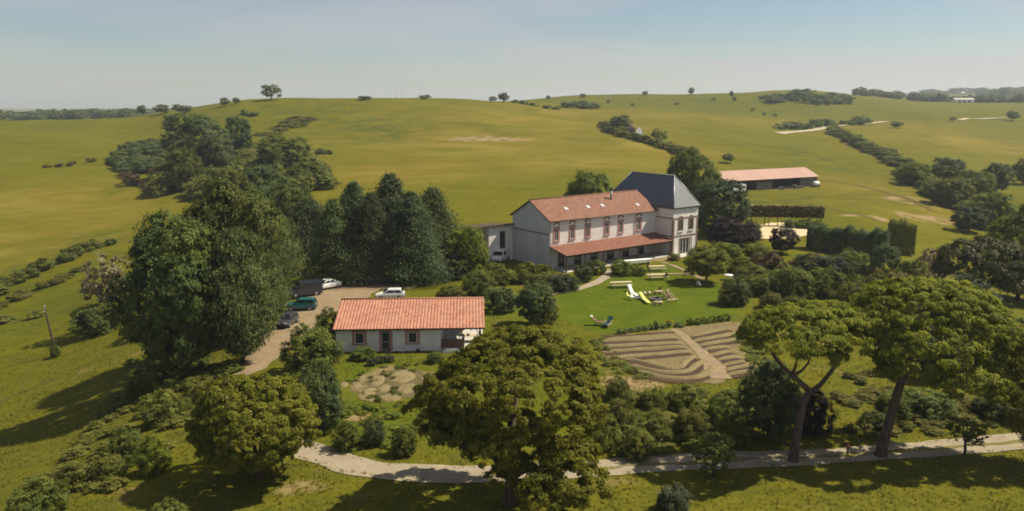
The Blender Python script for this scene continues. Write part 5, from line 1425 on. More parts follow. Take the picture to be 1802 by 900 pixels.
# ------------------------------------------------------------------ barn
BANG = R(27)
B0 = at(1277, 263)
barn = empty('barn', B0, BANG, 'long open barn with a pale pink sheet roof on the far meadow', 'barn')
BL, BW, BE, BR = 41, 10.8, 3.2, 5.9
zr = tz(B0.x + BL*math.cos(BANG), B0.y + BL*math.sin(BANG)) - B0.z
roof_plane('roof', (-.5, -.9, BE-.1), (BL+.6, -.9, BE-.1+zr*0), (-.5, BW*.55, BR), (BL+.6, BW*.55, BR), 'barn_sheet', barn, 1.1, .05, .15, 4)
roof_plane('roof', (BL+.6, BW+.5, BE+.6), (-.5, BW+.5, BE+.6), (BL+.6, BW*.55, BR), (-.5, BW*.55, BR), 'barn_sheet', barn, 1.1, .05, .15, 4)
mb = MB()
mb.prism([(0, -2.5), (BW, -2.5), (BW, BE+.3), (BW*.55, BR-.3), (0, BE-.1)], BL-.2, BL, 0, 'x'); mb.prism([(0, -2.5), (BW, -2.5), (BW, BE+.3), (BW*.55, BR-.3), (0, BE-.1)], 0, .2, 0, 'x')
mb.box(.2, BL-.2, BW-.2, BW, -2.5, BE+.3)
mb.box(13.0, 20.5, 0, .15, -2.5, 2.2); mb.box(33.0, BL-.2, 0, .15, -2.5, BE-.15)
mb.build('wall', ['grey_boards'], barn)
for x in (.1, 6.8, 13.0, 20.6, 26.8, 33.0, BL-.1):
    mb = MB(); mb.box(x-.14, x+.14, -.28, -.005, -2.5, BE-.28); mb.build('post', ['dark_wood'], barn)
mb = MB(); mb.box(0, BL, -.25, .0, BE-.275, BE-.16); mb.build('beam', ['dark_wood'], barn)
Bm = Matrix.Translation(B0) @ Matrix.Rotation(BANG, 4, 'Z')
def onb(x, y):
    p = Bm @ Vector((x, y, 0)); p.z = tz(p.x, p.y); return p
for i, (x, y, w_, h_, lab) in enumerate([(23.5,-1.6,3.6,1.1,'grey heap of farm gear left of centre in front of the barn'),(28.5,-1.8,4.6,1.5,'largest grey heap of farm gear in front of the barn opening'),(32.6,-1.4,2.6,.9,'small dark heap of farm gear right of the largest heap by the barn')]):
    rg_ = random.Random(i+3); mb = MB()
    for q in range(9):
        a = rg_.uniform(-w_/2, w_/2); b_ = rg_.uniform(-.7, .7); s_ = rg_.uniform(.3, .7); hh = h_*rg_.uniform(.4, 1)*(1-abs(a)/w_)
        M_ = Matrix.Translation((a, b_, 0)) @ Matrix.Rotation(rg_.uniform(0, 3), 4, 'Z') @ Matrix.Rotation(rg_.uniform(-.3, .3), 4, 'X')
        mb.box(-s_, s_, -.25, .25, -.2, hh, 0, M_)
    tag(mb.build('farm_gear', ['grey_boards'], None, onb(x, y), BANG), lab, 'farm gear', 'heaps in front of the barn')

# ------------------------------------------------------------------ far structures
p = G(1118, 240)
ru = empty('ruined_cottage', p, R(25), 'small ruined cottage with one bright white gable among the hedgerow bushes', 'ruin')
mb = MB(); mb.prism([(-1.9,-1),(1.9,-1),(1.9,2.6),(.3,4.4),(-1.9,2.2)], -3, -2.6, 0); mb.build('gable', ['white_paint'], ru)
mb = MB(); mb.box(-2.5, -2.2, -2.6, 4, -1, 3.6); mb.box(2.2, 2.5, -2.6, 4, -1, 2.8); mb.prism([(-2.5,-1),(2.5,-1),(2.5,3.0),(.4,5.4),(-2.5,4.0)], 4, 4.4, 0); mb.build('wall', ['grey_boards'], ru)
mb = MB(); mb.hexa([(-2.8,-2.9,3.3),(-2.0,-2.9,4.1),(-2.0,4.2,4.1),(-2.8,4.2,3.3)], [(-2.8,-2.9,3.5),(-2.0,-2.9,4.3),(-2.0,4.2,4.3),(-2.8,4.2,3.5)]); mb.build('roof', ['farm_tiles'], ru)
p = at(1697, 1050)
ws = empty('long_shed', p, R(-4), 'long white shed in front of the far wood on the right horizon', 'shed')
mb = MB(); mb.box(-12, 12, 0, 9, -2, 4.2); mb.build('wall', ['white_paint'], ws)
mb = MB(); mb.prism([(-.6,4.2),(9.6,4.2),(4.5,6.4)], -12.5, 12.5, 0, 'x'); mb.build('roof', ['concrete'], ws)
for x in (-6, 0, 6):
    mb = MB(); mb.box(x-1.6, x+1.6, -.1, -.005, -1.9, 3.2); mb.build('door', ['grey_boards'], ws)
p = at(1689, 2300)
sp = empty('church', p, 0, 'distant church spire on the right horizon', 'church')
mb = MB(); mb.box(-2.6, 2.6, -2.6, 2.6, -3, 11); mb.box(2.6, 14, -4, 4, -3, 5); mb.prism([(-4,5),(4,5),(0,8)], 2.6, 14, 0, 'x'); mb.build('wall', ['grey_render'], sp)
mb = MB(); mb.tube([(0,0,11),(0,0,24)], [3.0,.2], 6); mb.build('spire', ['slate'], sp)
for i, (px_, top_, lab) in enumerate([(696, 153, 'left one of the twin thin masts on the hill crest'), (706, 154, 'right one of the twin thin masts on the hill crest')]):
    p = at(px_, 590); h = z_of(top_, p.y) - p.z
    m_ = empty('mast', p, 0, lab, 'mast', 'twin masts on the crest')
    mb = MB(); mb.tube([(0,0,-.5),(0,0,h)], [.16,.09], 6); mb.build('pole', ['grey_render'], m_)
    mb = MB(); mb.box(-.6, .6, -.06, .06, h-1.0, h-.85); mb.build('crossarm', ['grey_render'], m_)
# utility pole
p = G(100, 625)
po = empty('utility_pole', p, 0, 'leaning bare wooden utility pole on the left slope', 'utility pole')
hh = 7.0
mb = MB(); mb.tube([(0,0,-.5),(-.35,0,hh*.3),(-.85,0.1,hh*.75),(-1.05,.1,hh)], [.17,.155,.13,.11], 9); mb.build('post', ['dark_wood'], po)
mb = MB(); mb.cyl((-1.05,.1), .14, hh-.02, hh+.05, 9); mb.build('cap', ['zinc'], po)
mb = MB()
for z_ in (hh-.3, hh-.8):
    mb.tube([(-1.0,.1,z_),(-1.0,-.14,z_),(-1.0,-.14,z_+.12)], [.025,.025,.05], 6)
mb.build('insulator', ['white_paint'], po)

# ------------------------------------------------------------------ vehicles
def car(label, loc, heading, paint, L_=4.1, W_=1.72, H_=1.42, kind='hatch', rack=False, cat='car'):
    """nose towards +x. body side section lofted over stations; cabin, glass, wheels, lamps and bumpers are parts"""
    root = empty('car' if cat == 'car' else 'van', loc, heading, label, cat)
    hw = W_/2; h0 = .30
    if kind == 'van':
        st = [(-.5,.55,1.6,.92),(-.49,.35,2.0,.98),(-.2,.30,2.05,1),(.16,.30,2.05,1),(.30,.30,1.15,1),(.42,.30,1.02,.97),(.485,.34,.85,.90),(.5,.42,.70,.82)]
        hs_ = H_/2.1
    else:
        st = [(-.5,.50,.74,.84),(-.485,.36,.90,.92),(-.40,.30,.96,.98),(-.15,.28,.95,1),(.15,.28,.93,1),(.25,.28,.90,.99),(.38,.30,.82,.96),(.465,.36,.72,.90),(.5,.46,.62,.80)]
        hs_ = H_/1.42
    rings = []
    for fx, zl, zh, wf in st:
        x = fx*L_; w = hw*wf; zl *= 1; zh *= hs_
        rings.append([(x,-w*.92,zl),(x,-w,zl+.12),(x,-w,zl+(zh-zl)*.62),(x,-w*.93,zh-.03),(x,-w*.80,zh),(x,w*.80,zh),(x,w*.93,zh-.03),(x,w,zl+(zh-zl)*.62),(x,w,zl+.12),(x,w*.92,zl)])
    mb = MB(); n = 10; vs = [q for r in rings for q in r]; fs = []
    for i in range(len(rings)-1):
        for k in range(n):
            fs.append((i*n+k, i*n+(k+1)%n, (i+1)*n+(k+1)%n, (i+1)*n+k))
    fs.append(tuple(range(n-1, -1, -1))); fs.append(tuple((len(rings)-1)*n+k for k in range(n)))
    mb.add(vs, fs, 0, False)
    zb = .93*hs_
    if kind == 'van':
        body = mb.build('body', [paint], root, bevel=.03)
        zr_ = 2.05*hs_
        g = MB(); g.hexa([(.165*L_,-hw*.86,zr_*.90),(.30*L_,-hw*.86,1.18*hs_),(.30*L_,hw*.86,1.18*hs_),(.165*L_,hw*.86,zr_*.90)], [(.175*L_,-hw*.84,zr_*.93),(.315*L_,-hw*.84,1.20*hs_),(.315*L_,hw*.84,1.20*hs_),(.175*L_,hw*.84,zr_*.93)])
        g.build('windscreen', ['car_glass'], root)
        for s_ in (-1, 1):
            g = MB(); y0_, y1_ = sorted((s_*hw*.985, s_*hw*1.012)); g.prism([(.02*L_, 1.22*hs_), (.24*L_, 1.22*hs_), (.17*L_, 1.78*hs_), (.02*L_, 1.80*hs_)], y0_, y1_); g.build('side_window', ['car_glass'], root)
    else:
        body = mb.build('body', [paint], root, bevel=.03)
        xr = {'hatch': (-.46, -.36), 'saloon': (-.34, -.20), 'wagon': (-.49, -.43)}[kind]
        zt = H_
        cab = [(xr[0]*L_, zb-.02), (xr[1]*L_, zt-.03), (xr[1]*L_+.2, zt), (.02*L_, zt), (.07*L_, zt-.03), (.25*L_, zb-.05)]
        wb, wt = hw*.90, hw*.74
        def yw(z): return wb + (wt-wb)*max(0, min(1, (z-zb)/(zt-zb)))
        g = MB(); m_ = len(cab)
        vs = [(x, -yw(z), z) for x, z in cab] + [(x, yw(z), z) for x, z in cab]
        g.add(vs, [tuple(range(m_)), tuple(range(2*m_-1, m_-1, -1))] + [(i, (i+1)%m_, m_+(i+1)%m_, m_+i) for i in range(m_)], 0)
        g.build('cabin', [paint], root, bevel=.03)
        def quadglass(name, pts, off):
            # pts: 4 corners; thin plate 12 mm proud
            a, b, c, d_ = [Vector(q) for q in pts]; nn = (b-a).cross(d_-a).normalized()
            if nn.dot(Vector(off)) < 0: nn = -nn
            q = MB(); q.hexa([a-nn*.01, b-nn*.01, c-nn*.01, d_-nn*.01], [a+nn*.014, b+nn*.014, c+nn*.014, d_+nn*.014]); q.build(name, ['car_glass'], root)
        def cp(i, j, f): return (cab[i][0]+(cab[j][0]-cab[i][0])*f, cab[i][1]+(cab[j][1]-cab[i][1])*f)
        (x1, z1), (x2, z2) = cp(5, 4, .14), cp(5, 4, .90)
        quadglass('windscreen', [(x1,-yw(z1)*.90,z1),(x1,yw(z1)*.90,z1),(x2,yw(z2)*.90,z2),(x2,-yw(z2)*.90,z2)], (1,0,.5))
        (x1, z1), (x2, z2) = cp(0, 1, .22), cp(0, 1, .88)
        quadglass('rear_window', [(x1,-yw(z1)*.88,z1),(x1,yw(z1)*.88,z1),(x2,yw(z2)*.88,z2),(x2,-yw(z2)*.88,z2)], (-1,0,.5))
        za, zc = zb+.06, zt-.10
        xa = cab[0][0] + (cab[1][0]-cab[0][0])*.35 + .12; xf = cab[5][0]-.30
        xb = cab[1][0]+.14; xg = cab[4][0]-.10; xm = (xb+xg)/2
        for s_ in (-1, 1):
            quadglass('side_window', [(xa,s_*yw(za),za),(xm-.05,s_*yw(za),za),(xm-.05,s_*yw(zc),zc),(xb,s_*yw(zc),zc)], (0,s_,.1))
            quadglass('side_window', [(xm+.05,s_*yw(za),za),(xf,s_*yw(za),za),(xg,s_*yw(zc),zc),(xm+.05,s_*yw(zc),zc)], (0,s_,.1))
        if rack:
            g = MB()
            for x in (-.14*L_, -.02*L_): g.box(x-.03, x+.03, -wt-.02, wt+.02, zt+.06, zt+.11); g.box(x-.03, x+.03, -wt+.04, -wt+.1, zt-.02, zt+.06); g.box(x-.03, x+.03, wt-.1, wt-.04, zt-.02, zt+.06)
            g.build('roof_rack', ['black_trim'], root)
    rw = .31 if kind != 'van' else .36
    for fx in (-.30, .31):
        for s_ in (-1, 1):
            w_ = MB(); y0_, y1_ = sorted((s_*(hw-.20), s_*(hw+.015)))
            w_.tube([(fx*L_, y0_, rw), (fx*L_, y1_, rw)], rw, 16)
            wh = w_.build('wheel', ['rubber'], root)
            w_ = MB(); w_.tube([(fx*L_, s_*(hw+.0155), rw), (fx*L_, s_*(hw+.03), rw)], [rw*.62, rw*.55], 14); w_.build('rim', ['alloy'], wh)
    zf = .62*hs_ if kind != 'van' else .72*hs_
    for s_ in (-1, 1):
        g = MB(); y0_, y1_ = sorted((s_*hw*.42, s_*hw*.78)); g.box(.47*L_, .495*L_+.02, y0_, y1_, zf-.03, zf+.12); g.build('headlight', ['lamp_glass'], root)
        g = MB(); y0_, y1_ = sorted((s_*hw*.60, s_*hw*.86)); g.box(-.5*L_-.015, -.48*L_, y0_, y1_, zf+.05, zf+.28); g.build('tail_light', ['tail_lamp'], root)
        if kind != 'van' or True:
            zm = zb+.12 if kind != 'van' else 1.25*hs_
            g = MB(); y0_, y1_ = sorted((s_*(hw*.93), s_*(hw+.14))); g.box(.20*L_-.05, .20*L_+.07, y0_, y1_, zm-.04, zm+.10); g.build('wing_mirror', ['black_trim'], root)
    g = MB(); g.box(.48*L_, .5*L_+.03, -hw*.80, hw*.80, .36, .50); g.box(-.5*L_-.03, -.48*L_, -hw*.82, hw*.82, .38, .54); g.build('bumper', ['black_trim'], root)
    return root
def onp(px_, py_): return G(px_, py_) + Vector((0, 0, .07))
car('dark hatchback parked lowest on the driveway, at the edge of the grove', onp(506, 573), R(262), 'car_dark', 3.9, 1.7, 1.46, 'hatch')
car('teal car parked nose into the trees on the driveway', onp(531, 546), R(183), 'car_teal', 4.0, 1.72, 1.55, 'wagon')
car('tall dark blue van parked behind the teal car', onp(536, 522), R(207), 'car_navy', 4.8, 1.9, 2.25, 'van', cat='van')
car('white saloon with a roof rack at the top of the driveway', onp(575, 509), R(222), 'car_white', 4.3, 1.74, 1.42, 'saloon', rack=True)
car('white car just showing above the cottage roof, nose to the left', onp(687, 527), R(186), 'car_white', 4.1, 1.72, 1.45, 'hatch')
car('silver car parked in the shade of the fir row behind the cottage', onp(656, 499), R(198), 'car_silver', 4.1, 1.72, 1.45, 'hatch')
car('white van parked in front of the annexe window', onp(881, 460), R(250), 'car_white', 5.0, 1.95, 2.2, 'van', cat='van')
p = onb(2.2, -3.2)
car('white van standing at the left end of the barn', p, BANG + math.pi, 'car_white', 5.4, 2.0, 2.6, 'van', cat='van')
p = onb(BL-3.0, -2.6)
wt_ = empty('water_tank', p, BANG, 'white water tank against the right end wall of the barn', 'tank')
mb = MB(); mb.tube([(-1.2,0,1.1),(-1.05,0,1.1),(1.05,0,1.1),(1.2,0,1.1)], [.5,.8,.8,.5], 16); mb.build('barrel', ['white_paint'], wt_)
mb = MB(); mb.box(-1.1,-.8,-.9,.9,-.4,.8); mb.box(.8,1.1,-.9,.9,-.4,.8); mb.build('cradle', ['grey_boards'], wt_)

# ------------------------------------------------------------------ garden beds
bed_pts = [[(1058,601),(1120,599),(1192,594)],[(1058,611),(1120,608),(1200,604)],[(1066,620),(1130,616),(1208,611)],[(1080,630),(1140,626),(1216,619)],
           [(1214,592),(1250,585),(1286,578)],[(1222,600),(1262,594),(1296,587)],[(1228,609),(1275,602),(1322,594)],[(1238,617),(1262,613),(1282,610)],[(1248,626),(1270,622),(1290,618)],[(1258,635),(1280,631),(1300,627)],[(1268,644),(1292,640),(1312,636)],[(1276,652),(1305,647),(1325,643)],[(1280,661),(1308,656),(1336,652)],
           [(1100,632),(1130,638),(1168,648),(1196,647),(1208,636),(1222,627)],[(1112,643),(1150,654),(1190,657),(1218,651),(1232,640),(1240,634)],[(1118,653),(1160,664),(1195,668),(1230,664),(1248,654),(1256,644)]]
bl = ['topmost straight mulched bed left of the dirt path','second straight mulched bed from the top, left of the dirt path','third straight mulched bed from the top, left of the dirt path','lowest straight mulched bed left of the dirt path, above the curved beds',
      'topmost short bed right of the dirt path','second short bed from the top right of the dirt path','longest bed right of the dirt path','third short bed from the top right of the dirt path','fourth short bed from the top right of the dirt path','fifth short bed from the top right of the dirt path','third short bed from the bottom right of the dirt path','second short bed from the bottom right of the dirt path','lowest short bed right of the dirt path',
      'innermost of the three curved garden beds','middle one of the three curved garden beds','outermost of the three curved garden beds']
for i, (pp, lab) in enumerate(zip(bed_pts, bl)):
    o = strip('garden_bed', pp, .85, 'straw_mulch', .045, .3, 7, .15, 100+i, crown=.24)
    tag(o, lab, 'garden bed', 'mulched beds of the vegetable plot')
    tag(strip('furrow', [(a, b+4.6) for a, b in pp], 1.0 if i < 13 else 1.15, 'furrow_soil', .066, .3, 5, .12, 200+i), 'dark furrow in the vegetable plot', None, None, 'structure')
tag(strip('furrow', [(1060,593),(1120,590),(1188,586)], .8, 'furrow_soil', .05, .3, 5, .15, 230), 'dark furrow in the vegetable plot', None, None, 'structure')
tag(strip('path', [(1184,580),(1205,595),(1225,612),(1248,634),(1262,655),(1270,668)], 1.3, 'drive_gravel', .07, .3, 7, .2, 231, widths=[1.1,1.1,1.2,1.5,2.0,2.2]), 'sandy dirt path through the vegetable plot', None, None, 'structure')
mounds = [(663,671,17,11,'left one of the two large round mounds in the soil garden'),(709,664,24.5,13.5,'largest round mound at the top of the soil garden'),(752,667,16,9,'rightmost round mound of the soil garden'),(716,685,20,11,'large oval mound below the largest mound of the soil garden'),(677,685,15,7.5,'small mound between the large left mound and the lower oval mound'),(650,691,15,7.5,'mound at the lower left of the soil garden'),(626,681,10,6,'small mound near the left end of the soil garden'),(636,669,7.5,5.5,'small mound left of the large left mound'),(605,678,9,4.5,'leftmost small mound of the soil garden'),(685,701,22,7.5,'lowest wide mound of the soil garden')]
for i, (px_, py_, rx, ry, lab) in enumerate(mounds):
    p = G(px_, py_); sx = rx*depth(p.y, 0)/FPX; pt = G(px_, py_-ry); pb = G(px_, py_+ry); sy = (pt.y-pb.y)/2
    rg_ = np.random.default_rng(300+i); nr_, na_ = 6, 26
    ph = rg_.uniform(0, 6.28, 3)
    V = [(0, 0, .17)]
    for r_ in range(1, nr_+1):
        f_ = r_/nr_
        for a_ in range(na_):
            th = 2*math.pi*a_/na_; k_ = 1 + .07*math.sin(2*th+ph[0]) + .05*math.sin(5*th+ph[1])
            z_ = .17*(1-f_**3) - (.05 if r_ == nr_ else 0) + rg_.normal(0, .035)
            V.append((sx*.93*f_*k_*math.cos(th), sy*.93*f_*k_*math.sin(th), z_))
    Fs = [(0, 1+a_, 1+(a_+1)%na_) for a_ in range(na_)]
    for r_ in range(nr_-1):
        for a_ in range(na_):
            q = 1+r_*na_
            Fs.append((q+a_, q+na_+a_, q+na_+(a_+1)%na_, q+(a_+1)%na_))
    mb = MB(); mb.add(V, Fs, 0, True)
    tag(mb.build('garden_mound', ['straw_mulch'], None, p + Vector((0,0,.03))), lab, 'garden mound', 'round mounds in the soil garden')
tag(sheet('soil_gap', [(636,690),(655,660),(700,650),(735,652),(760,660),(765,672),(735,695),(690,702),(655,700)], 'garden_earth', .048, .2, 11, .6), 'dark trodden soil between the mounds', None, None, 'structure')
mass('weeds', 'low green weeds growing over the soil garden', 'weeds', area_pts([(600,690),(640,652),(700,640),(780,648),(785,690),(700,715),(640,712)], 38, 71), 'tiny', 'mid_leaves', .7, .28, 71, kind='stuff', jitter=.2)
mass('weeds', 'weeds at the edges of the vegetable plot', 'weeds', area_pts([(1040,602),(1062,596),(1080,632),(1140,662),(1130,672),(1060,640)], 40, 72) + area_pts([(1300,585),(1345,600),(1350,665),(1290,676),(1338,650),(1300,612)], 40, 73), 'tiny', 'scrub_leaves', 1.0, .38, 72, kind='stuff', jitter=.2)
# cabbages: one row, each plant its own
for i in range(9):
    px_ = 1090 + i*11; py_ = 588 - i*1.6
    o = put(lib('tiny#%d' % (i % 3)), 'cabbage', None, G(px_, py_), (0,0,i*1.3), (.42,.42,.28), 'cabbage_leaves')
    tag(o, 'pale leafy cabbage in the row along the top left edge of the vegetable plot', 'cabbage', 'cabbages along the upper plot edge')
for i in range(6):
    px_ = 1215 + i*13; py_ = 572 - i*1.6
    o = put(lib('tiny#%d' % (i % 3)), 'leafy_plant', None, G(px_, py_), (0,0,i*1.3), (.6,.6,.4), 'mid_leaves')
    tag(o, 'dark leafy plant in the row along the top right edge of the vegetable plot', 'plant', 'plants along the upper plot edge')
shrub('round yellow flowering plant at the head of the dirt path', 1178, 562, 13, 'tiny#0', 'yellow_flowers', base=573, name='flowering_plant', cat='plant')
shrub('pale green squash plant right of the yellow flowering plant', 1196, 566, 18, 'tiny#1', 'cabbage_leaves', base=576, name='squash_plant', cat='plant')
shrub('pale tall plant left of the yellow flowering plant', 1155, 566, 11, 'tiny#2', 'cabbage_leaves', base=580, name='tall_plant', cat='plant')
shrub('small dark bush on the lawn behind the fire ring', 1162, 505, 7, 'tiny#2', 'oak_leaves', base=511, name='bush', cat='bush')
for i, (px_, py_, lab) in enumerate([(655,640,'silvery artichoke clump below the cottage, left one'),(668,636,'silvery artichoke clump in the middle below the cottage'),(684,634,'silvery artichoke clump below the cottage door, right one')]):
    shrub(lab, px_, py_-10, 20, 'shrub#%d' % i, 'grey_leaves', base=py_+3, name='artichoke', cat='plant')

# ------------------------------------------------------------------ garden furniture
def picnic_table(label, loc, rz, wood, L_=3.0):
    t = empty('picnic_table', loc, rz, label, 'picnic table')
    m = MB()
    for k in range(5): m.box(-L_/2, L_/2, -.40+k*.162, -.40+k*.162+.15, .72, .77)
    m.build('tabletop', [wood], t)
    for s_ in (-1, 1):
        m = MB()
        for k in range(2):
            a, b = sorted((s_*(.62+k*.16), s_*(.62+k*.16+.145))); m.box(-L_/2, L_/2, a, b, .42, .465)
        m.build('bench', [wood], t)
    for x in (-L_/2+.4, L_/2-.4):
        m = MB()
        for s_ in (-1, 1):
            m.hexa([(x-.04,s_*.80-.06,0),(x+.04,s_*.80-.06,0),(x+.04,s_*.80+.06,0),(x-.04,s_*.80+.06,0)], [(x-.04,s_*.26-.06,.719),(x+.04,s_*.26-.06,.719),(x+.04,s_*.26+.06,.719),(x-.04,s_*.26+.06,.719)])
        m.box(x-.035, x+.035, -.95, .95, .33, .419); m.build('legs', [wood], t)
    return t
picnic_table('pale picnic table alone on the lawn, at the curving path', onp(1093, 506), R(8), 'pale_wood', 3.2)
picnic_table('weathered picnic table with a person seated at its right end', onp(1158, 492), R(8), 'pale_wood', 3.0)
picnic_table('pale picnic table nearest the porch, beside the standing person', onp(1156, 477), R(10), 'pale_wood', 2.8)
# banquet table
t_ = empty('long_table', onp(1119, 466), R(22), 'long trestle table under a white cloth in front of the porch', 'table')
mb = MB(); mb.box(-2.6, 2.6, -.42, .42, .72, .76); mb.build('tabletop', ['pale_wood'], t_)
for x in (-2.2, 2.2):
    mb = MB(); mb.tube([(x,-.36,0),(x,-.2,.72)], .03, 6); mb.tube([(x,.36,0),(x,.2,.72)], .03, 6); mb.build('trestle', ['brown_wood'], t_)
mb = MB(); mb.box(-2.7, 2.7, -.50, .50, .762, .78); mb.box(-2.7, 2.7, -.505, -.49, .30, .775); mb.box(-2.7, 2.7, .49, .505, .30, .775); mb.box(-2.71, -2.69, -.49, .49, .3, .775); mb.box(2.69, 2.71, -.49, .49, .3, .775)
tag(mb.build('tablecloth', ['cloth_white'], None, onp(1119, 466), R(22)), 'white cloth covering the long trestle table', 'tablecloth')
# white chairs by the tower and lawn tree
def chair(label, loc, rz, m_, group=None, name='garden_chair'):
    t = empty(name, loc, rz, label, 'chair', group)
    q = MB(); q.box(-.24, .24, -.24, .24, .42, .46); q.build('seat', [m_], t)
    q = MB(); q.hexa([(-.24,.20,.46),(.24,.20,.46),(.24,.24,.46),(-.24,.24,.46)], [(-.24,.32,.92),(.24,.32,.92),(.24,.36,.92),(-.24,.36,.92)]); q.build('backrest', [m_], t)
    for sx in (-.21, .21):
        for sy in (-.21, .21):
            q = MB(); q.tube([(sx,sy,0),(sx*.95,sy*.95,.42)], .022, 6); q.build('leg', [m_], t)
    return t
chair('white garden chair on the tower terrace', onp(1189, 452), R(20), 'cloth_white')
t_ = empty('round_table', onp(1281, 493), 0, 'white round table on the lawn right of the round lawn tree', 'table')
mb = MB(); mb.cyl((0,0), .75, .70, .75, 24); mb.build('tabletop', ['cloth_white'], t_); mb = MB(); mb.cyl((0,0), .06, .04, .70, 10); mb.cyl((0,0), .32, 0, .04, 14, 0, .2); mb.build('pedestal', ['cloth_white'], t_)
chair('white chair beside the round table under the dark lawn bush', onp(1289, 496), R(-60), 'cloth_white')
chair('white chair in the grass below the round lawn tree', onp(1230, 506), R(140), 'cloth_white')
# picnic bench at tree shade
t_ = empty('garden_bench', onp(1212, 487), R(-20), 'wooden bench in the shade left of the round lawn tree', 'bench')
mb = MB(); mb.box(-.8,.8,-.2,.2,.40,.45); mb.build('seat', ['brown_wood'], t_)
mb = MB(); mb.hexa([(-.8,.18,.5),(.8,.18,.5),(.8,.22,.5),(-.8,.22,.5)], [(-.8,.28,.85),(.8,.28,.85),(.8,.32,.85),(-.8,.32,.85)]); mb.build('backrest', ['brown_wood'], t_)
for x in (-.7,.7):
    mb = MB(); mb.box(x-.04,x+.04,-.2,.2,0,.40); mb.build('leg', ['brown_wood'], t_)
# curved loungers
def wavy(label, a, b, m_, w=.58, hump=(.95,.40,.14,.34,.30,.08)):
    A_ = onp(*a); B_ = onp(*b); d = B_ - A_; L_ = d.length; rz = math.atan2(d.y, d.x)
    t = empty('lounger', A_, rz, label, 'lounger')
    q = MB(); n = 24; vs = []; 
    zz = np.interp(np.linspace(0,1,n), np.linspace(0,1,len(hump)), hump)
    for _ in range(2): zz = np.convolve(np.pad(zz,1,mode='edge'), np.ones(3)/3, 'valid')
    for i in range(n):
        x = L_*i/(n-1)
        vs += [(x,-w/2,zz[i]),(x,w/2,zz[i]),(x,w/2,zz[i]-.09),(x,-w/2,zz[i]-.09)]
    fs = [(0,1,2,3)] + [(4*(n-1)+3,4*(n-1)+2,4*(n-1)+1,4*(n-1))]
    for i in range(n-1):
        for k in range(4): fs.append((4*i+k, 4*i+4+k, 4*i+4+(k+1)%4, 4*i+(k+1)%4))
    q.add(vs, fs, 0, True); q.build('cushion', [m_], t)
    for x in (.25*L_, .75*L_):
        z_ = float(np.interp(x/L_, np.linspace(0,1,n), zz))-.09
        q = MB(); q.box(x-.04, x+.04, -w/2+.05, w/2-.05, -.05, max(z_, .02)); q.build('support', ['white_paint'], t)
    return t
wavy('white wavy sun lounger on the lawn, right below the lone picnic table', (1106,512), (1123,527), 'cushion_white')
wavy('pale yellow wavy sun lounger touching the white one, towards the fire ring', (1125,524), (1141,536), 'cushion_yellow', hump=(.75,.62,.35,.22,.30,.16))
chair('small pale chair left of the white wavy lounger', onp(1107, 527), R(60), 'cushion_yellow')
chair('small white chair behind the yellow wavy lounger', onp(1113, 529), R(20), 'cushion_white')
# fire ring
p = onp(1154, 528)
fp_ = empty('fire_pit', p, 0, 'ring of stones with burnt logs in the middle of the lawn seats', 'fire pit')
mb = MB()
for k in range(12):
    a = k*math.pi/6; M_ = Matrix.Translation((.75*math.cos(a), .75*math.sin(a), .08)) @ Matrix.Rotation(a+.3, 4, 'Z')
    mb.box(-.14, .14, -.17, .17, -.12, .10+.03*(k%3), 0, M_)
mb.build('stones', ['grey_boards'], fp_)
mb = MB(); mb.tube([(-.5,-.1,.08),(.4,.2,.16)], .07, 7); mb.tube([(-.2,.4,.08),(.2,-.4,.2)], .07, 7); mb.tube([(.45,-.25,.06),(-.3,.25,.22)], .06, 7); mb.build('logs', ['black_trim'], fp_)
def logbench(label, a, b):
    A_ = onp(*a); B_ = onp(*b); d = B_-A_; rz = math.atan2(d.y, d.x); L_ = d.length
    t = empty('log_bench', (A_+B_)/2, rz, label, 'bench', 'log benches round the fire pit')
    q = MB(); q.tube([(-L_/2,0,.36),(-L_/4,.03,.37),(L_/4,-.03,.36),(L_/2,0,.37)], .17, 9); q.build('seat', ['pale_wood'], t)
    for x in (-L_*.35, L_*.35):
        q = MB(); q.cyl((x,0), .13, -.05, .25, 8); q.build('leg', ['brown_wood'], t)
logbench('pale log bench on the far side of the fire pit', (1150,519), (1163,518.5))
logbench('pale log bench on the near side of the fire pit', (1149,538), (1165,537.5))
for px_, py_, lab in ((1134,520,'left one of the two wooden stumps by the fire pit'), (1142,519.5,'right one of the two wooden stumps by the fire pit')):
    mb = MB(); mb.cyl((0,0), .26, -.05, .42, 12, 0, .23); mb.cyl((0,0), .22, .42, .425, 12)
    tag(mb.build('stump', ['pale_wood'], None, onp(px_, py_)), lab, 'stump', 'stumps by the fire pit')
def frame_chair(label, loc, rz, seat='cloth_maroon'):
    t = empty('deck_chair', loc, rz, label, 'deck chair')
    for s_ in (-.36, .36):
        q = MB(); q.tube([(s_,-.55,0),(s_,.55,1.25)], .045, 6); q.tube([(s_,.55,0),(s_,-.30,.75)], .045, 6); q.build('side_frame', ['pale_wood'], t)
    q = MB(); vs = []; n = 8
    for i in range(n+1):
        f = i/n; y = -.42 + .98*f; z = .40 + .78*f - .34*math.sin(math.pi*f)
        vs += [(-.32,y,z),(.32,y,z),(.32,y+.02,z-.025),(-.32,y+.02,z-.025)]
    fs = [(0,1,2,3),(4*n+3,4*n+2,4*n+1,4*n)]
    for i in range(n):
        for k in range(4): fs.append((4*i+k,4*i+4+k,4*i+4+(k+1)%4,4*i+(k+1)%4))
    q.add(vs, fs, 0, True); q.build('sling', [seat], t)
    q = MB(); q.tube([(-.36,.55,1.25),(.36,.55,1.25)], .035, 6); q.tube([(-.36,-.42,.12),(.36,-.42,.12)], .035, 6); q.build('crossbar', ['pale_wood'], t)
    return t
